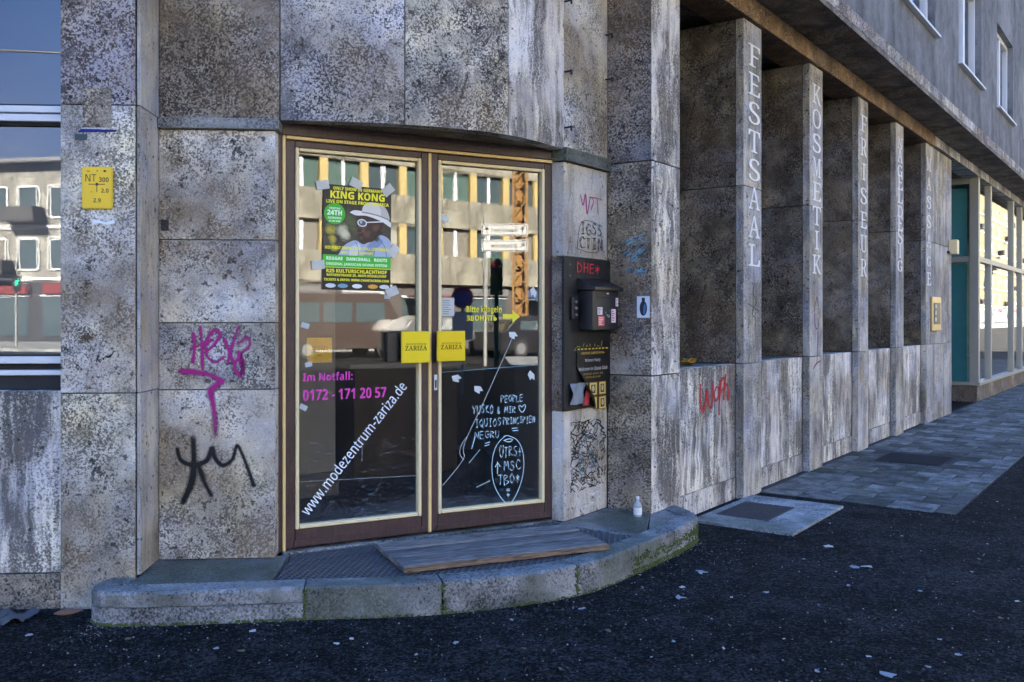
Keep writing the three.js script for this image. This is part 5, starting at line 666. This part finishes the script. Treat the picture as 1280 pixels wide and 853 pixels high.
    for (const s of [-1, 1]) { for (const [a, b2] of van ? [[0.35, 1.5], [-0.9, 0.2], [-2.2, -1.05]] : [[-0.15, 0.72], [-1.25, -0.25]]) part('side_window', van ? slab(a, b2, 1.25, 1.95, s > 0 ? W / 2 + 0.002 : -W / 2 - 0.014, s > 0 ? W / 2 + 0.014 : -W / 2 - 0.002, 0.005) : slab(a, b2, 0.98, 1.30, s > 0 ? W / 2 - 0.115 : -W / 2 + 0.09, s > 0 ? W / 2 - 0.09 : -W / 2 + 0.115, 0.005), pane, g);
      for (const x of van ? [-1.5, 1.5] : [-1.3, 1.32]) { const w = sub('wheel', g); const t = new THREE.CylinderGeometry(0.32, 0.32, 0.2, 24); t.rotateX(Math.PI / 2); t.translate(x, 0.32, s * (W / 2 - 0.08)); part('tyre', t, tyre, w); const r2 = new THREE.CylinderGeometry(0.2, 0.2, 0.21, 16); r2.rotateX(Math.PI / 2); r2.translate(x, 0.32, s * (W / 2 - 0.075)); part('rim', r2, rim, w); }
      part('headlight', slab(L / 2 - 0.12, L / 2 + 0.02, van ? 0.8 : 0.58, van ? 1.0 : 0.74, s * W * 0.34 - 0.15, s * W * 0.34 + 0.15, 0.02), rim, g); }
    g.position.copy(V(pos[0], 0, pos[1])); g.rotation.y = turn; return g;
  }
  const paintOf = (r, g, b2) => mat('car_paint', r, g, b2, { roughness: 0.3, clearcoat: 1, clearcoatRoughness: 0.05 });
  car('dark brown delivery van parked across the street', seenAt(FD, -0.016, 418, 33), 0.33, paintOf(0.05, 0.035, 0.03), true);
  [['grey hatchback parked behind the brown van', 545, paintOf(0.10, 0.10, 0.10)], ['black saloon parked beside the no-stopping sign', 668, paintOf(0.012, 0.012, 0.014)], ['dark red hatchback parked near the orange mast', 790, paintOf(0.16, 0.012, 0.015)], ['dull blue estate car parked in front of the brown van', 255, paintOf(0.03, 0.05, 0.09)]].forEach(([l, u, p]) => car(l, seenAt(FD, -0.016, u, 34), 0.33, p, false));
  // direction sign, parking sign and traffic signals
  const pole = mat('galvanised', 0.3, 0.31, 0.3, { metalness: 0.5, roughness: 0.5 }), facing = (F) => Math.atan2(F.elements[8], F.elements[10]);
  const post = (name, label, cat, F, u, D) => { const g = thing(name, label, cat), [x, z] = seenAt(F, -0.02, u, D); g.position.copy(V(x, 0, z)); g.rotation.y = Math.atan2(-0.3 - x, -(5.2 - z)); g.rotation.y = Math.atan2(-0.2 - x, -5.3 + z); return g; };
  {
    const g = post('direction_sign', 'two white road direction boards on a tall grey post', 'sign', FD, 606, 27); part('post', cyl(0.06, 0.06, 4.4, 0, 0, 0), pole, g);
    const bt = (s, arrow) => decal(512, 128, (c) => { c.fillStyle = '#f1f2ef'; c.fillRect(0, 0, 512, 128); c.strokeStyle = '#15171a'; c.lineWidth = 8; c.strokeRect(8, 8, 496, 112); c.fillStyle = '#15171a'; c.font = 'bold 64px sans-serif'; c.fillText(s, 110, 88, 300); const ar = (x, r) => { c.save(); c.translate(x, 64); c.rotate(r); c.fillRect(-6, -22, 12, 56); c.beginPath(); c.moveTo(0, -42); c.lineTo(30, -6); c.lineTo(-30, -6); c.fill(); c.restore(); }; arrow(ar); });
    for (const [y, s, f] of [[3.98, 'Düsseldorf', (a) => { a(56, 0); a(456, 0); }], [3.52, 'D-Zentrum', (a) => a(58, -0.8)]]) { part('board', slab(-1.25, 0.1, y - 0.17, y + 0.17, 0.065, 0.09, 0.01), M.whiteMetal, g); sheet('board_print', -1.24, 0.09, y - 0.16, y + 0.16, 0.092, bt(s, f), g, { color: tint(0.5, 0.5, 0.5) }); }
  }
  {
    const g = post('parking_sign', 'round no-stopping sign over a white plate on a thin post', 'sign', FD, 578, 17); part('post', cyl(0.03, 0.03, 1.9, 0, 0, 0), pole, g); const disc = cyl(0.2, 0.2, 0.02, 0, -0.01, 0, 28); disc.rotateX(Math.PI / 2); disc.translate(0, 1.78, 0.05); part('disc', disc, mat('sign_blue', 0.03, 0.06, 0.35), g); part('ring', new THREE.TorusGeometry(0.185, 0.02, 8, 32).translate(0, 1.78, 0.065), mat('sign_red', 0.5, 0.02, 0.03), g); part('plate', slab(-0.19, 0.19, 1.0, 1.52, 0.04, 0.055, 0.005), M.whiteMetal, g);
  }
  {
    const g = post('lattice_mast', 'tall orange lattice mast standing beside the direction boards', 'mast', FD, 650, 34), om = mat('orange_paint', 0.24, 0.125, 0.035); for (const x of [-0.25, 0.25]) for (const z of [-0.25, 0.25]) part('leg', slab(x - 0.04, x + 0.04, 0, 11, z - 0.04, z + 0.04, 0.006), om, g); for (let k = 0; k < 18; k++) { part('rung', slab(-0.21, 0.21, 0.3 + k * 0.6, 0.36 + k * 0.6, 0.22, 0.28, 0.006), om, g); part('brace', slab(-0.34, 0.34, -0.025, 0.025, 0.225, 0.275, 0.006).rotateZ(k % 2 ? 0.9 : -0.9).translate(0, 0.63 + k * 0.6, 0.055), om, g); } part('foot', slab(-0.5, 0.5, -0.02, 0.1, -0.5, 0.5, 0.02), M.kerb, g); part('panel', slab(-0.17, 0.17, 1.2, 10.8, -0.02, 0.02, 0.005), om, g);
  }
  const signal = (F, u, D, label, lit) => { const g = post('traffic_light', label, 'traffic light', F, u, D); const green = mat('signal_green', 0.03, 0.09, 0.06); part('post', cyl(0.06, 0.06, 2.9, 0, 0, 0), green, g); part('housing', slab(-0.16, 0.16, 1.95, 2.85, 0.07, 0.3, 0.03), green, g); for (let k = 0; k < 3; k++) { const y = 2.1 + k * 0.29, v = new THREE.CylinderGeometry(0.13, 0.13, 0.16, 18, 1, true, 0, Math.PI); v.rotateX(Math.PI / 2); v.rotateZ(Math.PI); v.translate(0, y, 0.38); part('visor', v, mat('signal_green', 0.03, 0.09, 0.06, { side: THREE.DoubleSide }), g); const l = new THREE.CylinderGeometry(0.1, 0.1, 0.02, 18); l.rotateX(Math.PI / 2); l.translate(0, y, 0.305); part('lens', l, mat('lens', [0.02, 0.2, 0.3][k], [0.14, 0.13, 0.02][k], 0.03), g); } return g; };
  signal(FD, 620, 22, 'green traffic signal beside the direction boards', false); 
  { // pedestrian signal with a green walking figure
    const g = post('pedestrian_light', 'pedestrian signal showing a green walking figure', 'traffic light', FL, 18, 42); part('post', cyl(0.06, 0.06, 3.1, 0, 0, 0), pole, g); part('housing', slab(-0.17, 0.17, 2.65, 3.35, 0.07, 0.28, 0.02), M.blackMatt, g);
    const gm = new THREE.MeshStandardMaterial({ color: 0x003322, emissive: new THREE.Color(0.05, 1, 0.55), emissiveIntensity: 1.2 }); gm.name = 'signal_figure'; const y = 3.03; part('signal_light_figure', merged([new THREE.SphereGeometry(0.03, 10, 8).translate(0, y + 0.13, 0.29), slab(-0.025, 0.025, y - 0.02, y + 0.09, 0.28, 0.295, 0.004), slab(-0.014, 0.014, -0.13, 0, 0.28, 0.295, 0.004).rotateZ(0.35).translate(-0.01, y - 0.02, 0), slab(-0.014, 0.014, -0.13, 0, 0.28, 0.295, 0.004).rotateZ(-0.35).translate(0.01, y - 0.02, 0), slab(-0.01, 0.01, -0.1, 0, 0.28, 0.295, 0.004).rotateZ(0.6).translate(0.02, y + 0.08, 0), slab(-0.01, 0.01, -0.1, 0, 0.28, 0.295, 0.004).rotateZ(-0.6).translate(-0.02, y + 0.08, 0)]), gm, g);
  }
  { // tram wire and its poles
    const a = seenAt(FL, -0.105, -900, 17), b2 = seenAt(FL, -0.105, 900, 17), m = (p, q2, t) => V(p[0] + (q2[0] - p[0]) * t, 0, p[1] + (q2[1] - p[1]) * t); const wy = 6.4; const A = m(a, b2, 0), C = m(a, b2, 1);
    const w = thing('tram_wire', 'thin black overhead tram wire strung between two grey masts', 'wire'); const pts = []; for (let i = 0; i <= 12; i++) { const p = m(a, b2, i / 12); p.y = wy + 0.8 - i / 12 * 1.2 - 0.25 * Math.sin(i / 12 * Math.PI); pts.push(p); } part('cable', tube(pts, 0.022, 40, 6), M.black, w);
    for (const [p, h] of [[A, 7.4], [C, 6.2]]) { const g = thing('tram_mast', p === A ? 'tall grey tram wire mast' : 'short grey tram wire mast', 'mast'); g.position.set(p.x, 0, p.z); part('pole', cyl(0.13, 0.09, h, 0, 0, 0), pole, g); part('foot', cyl(0.2, 0.2, 0.25, 0, 0, 0), pole, g); }
  }
}
renderer.render(scene, camera);
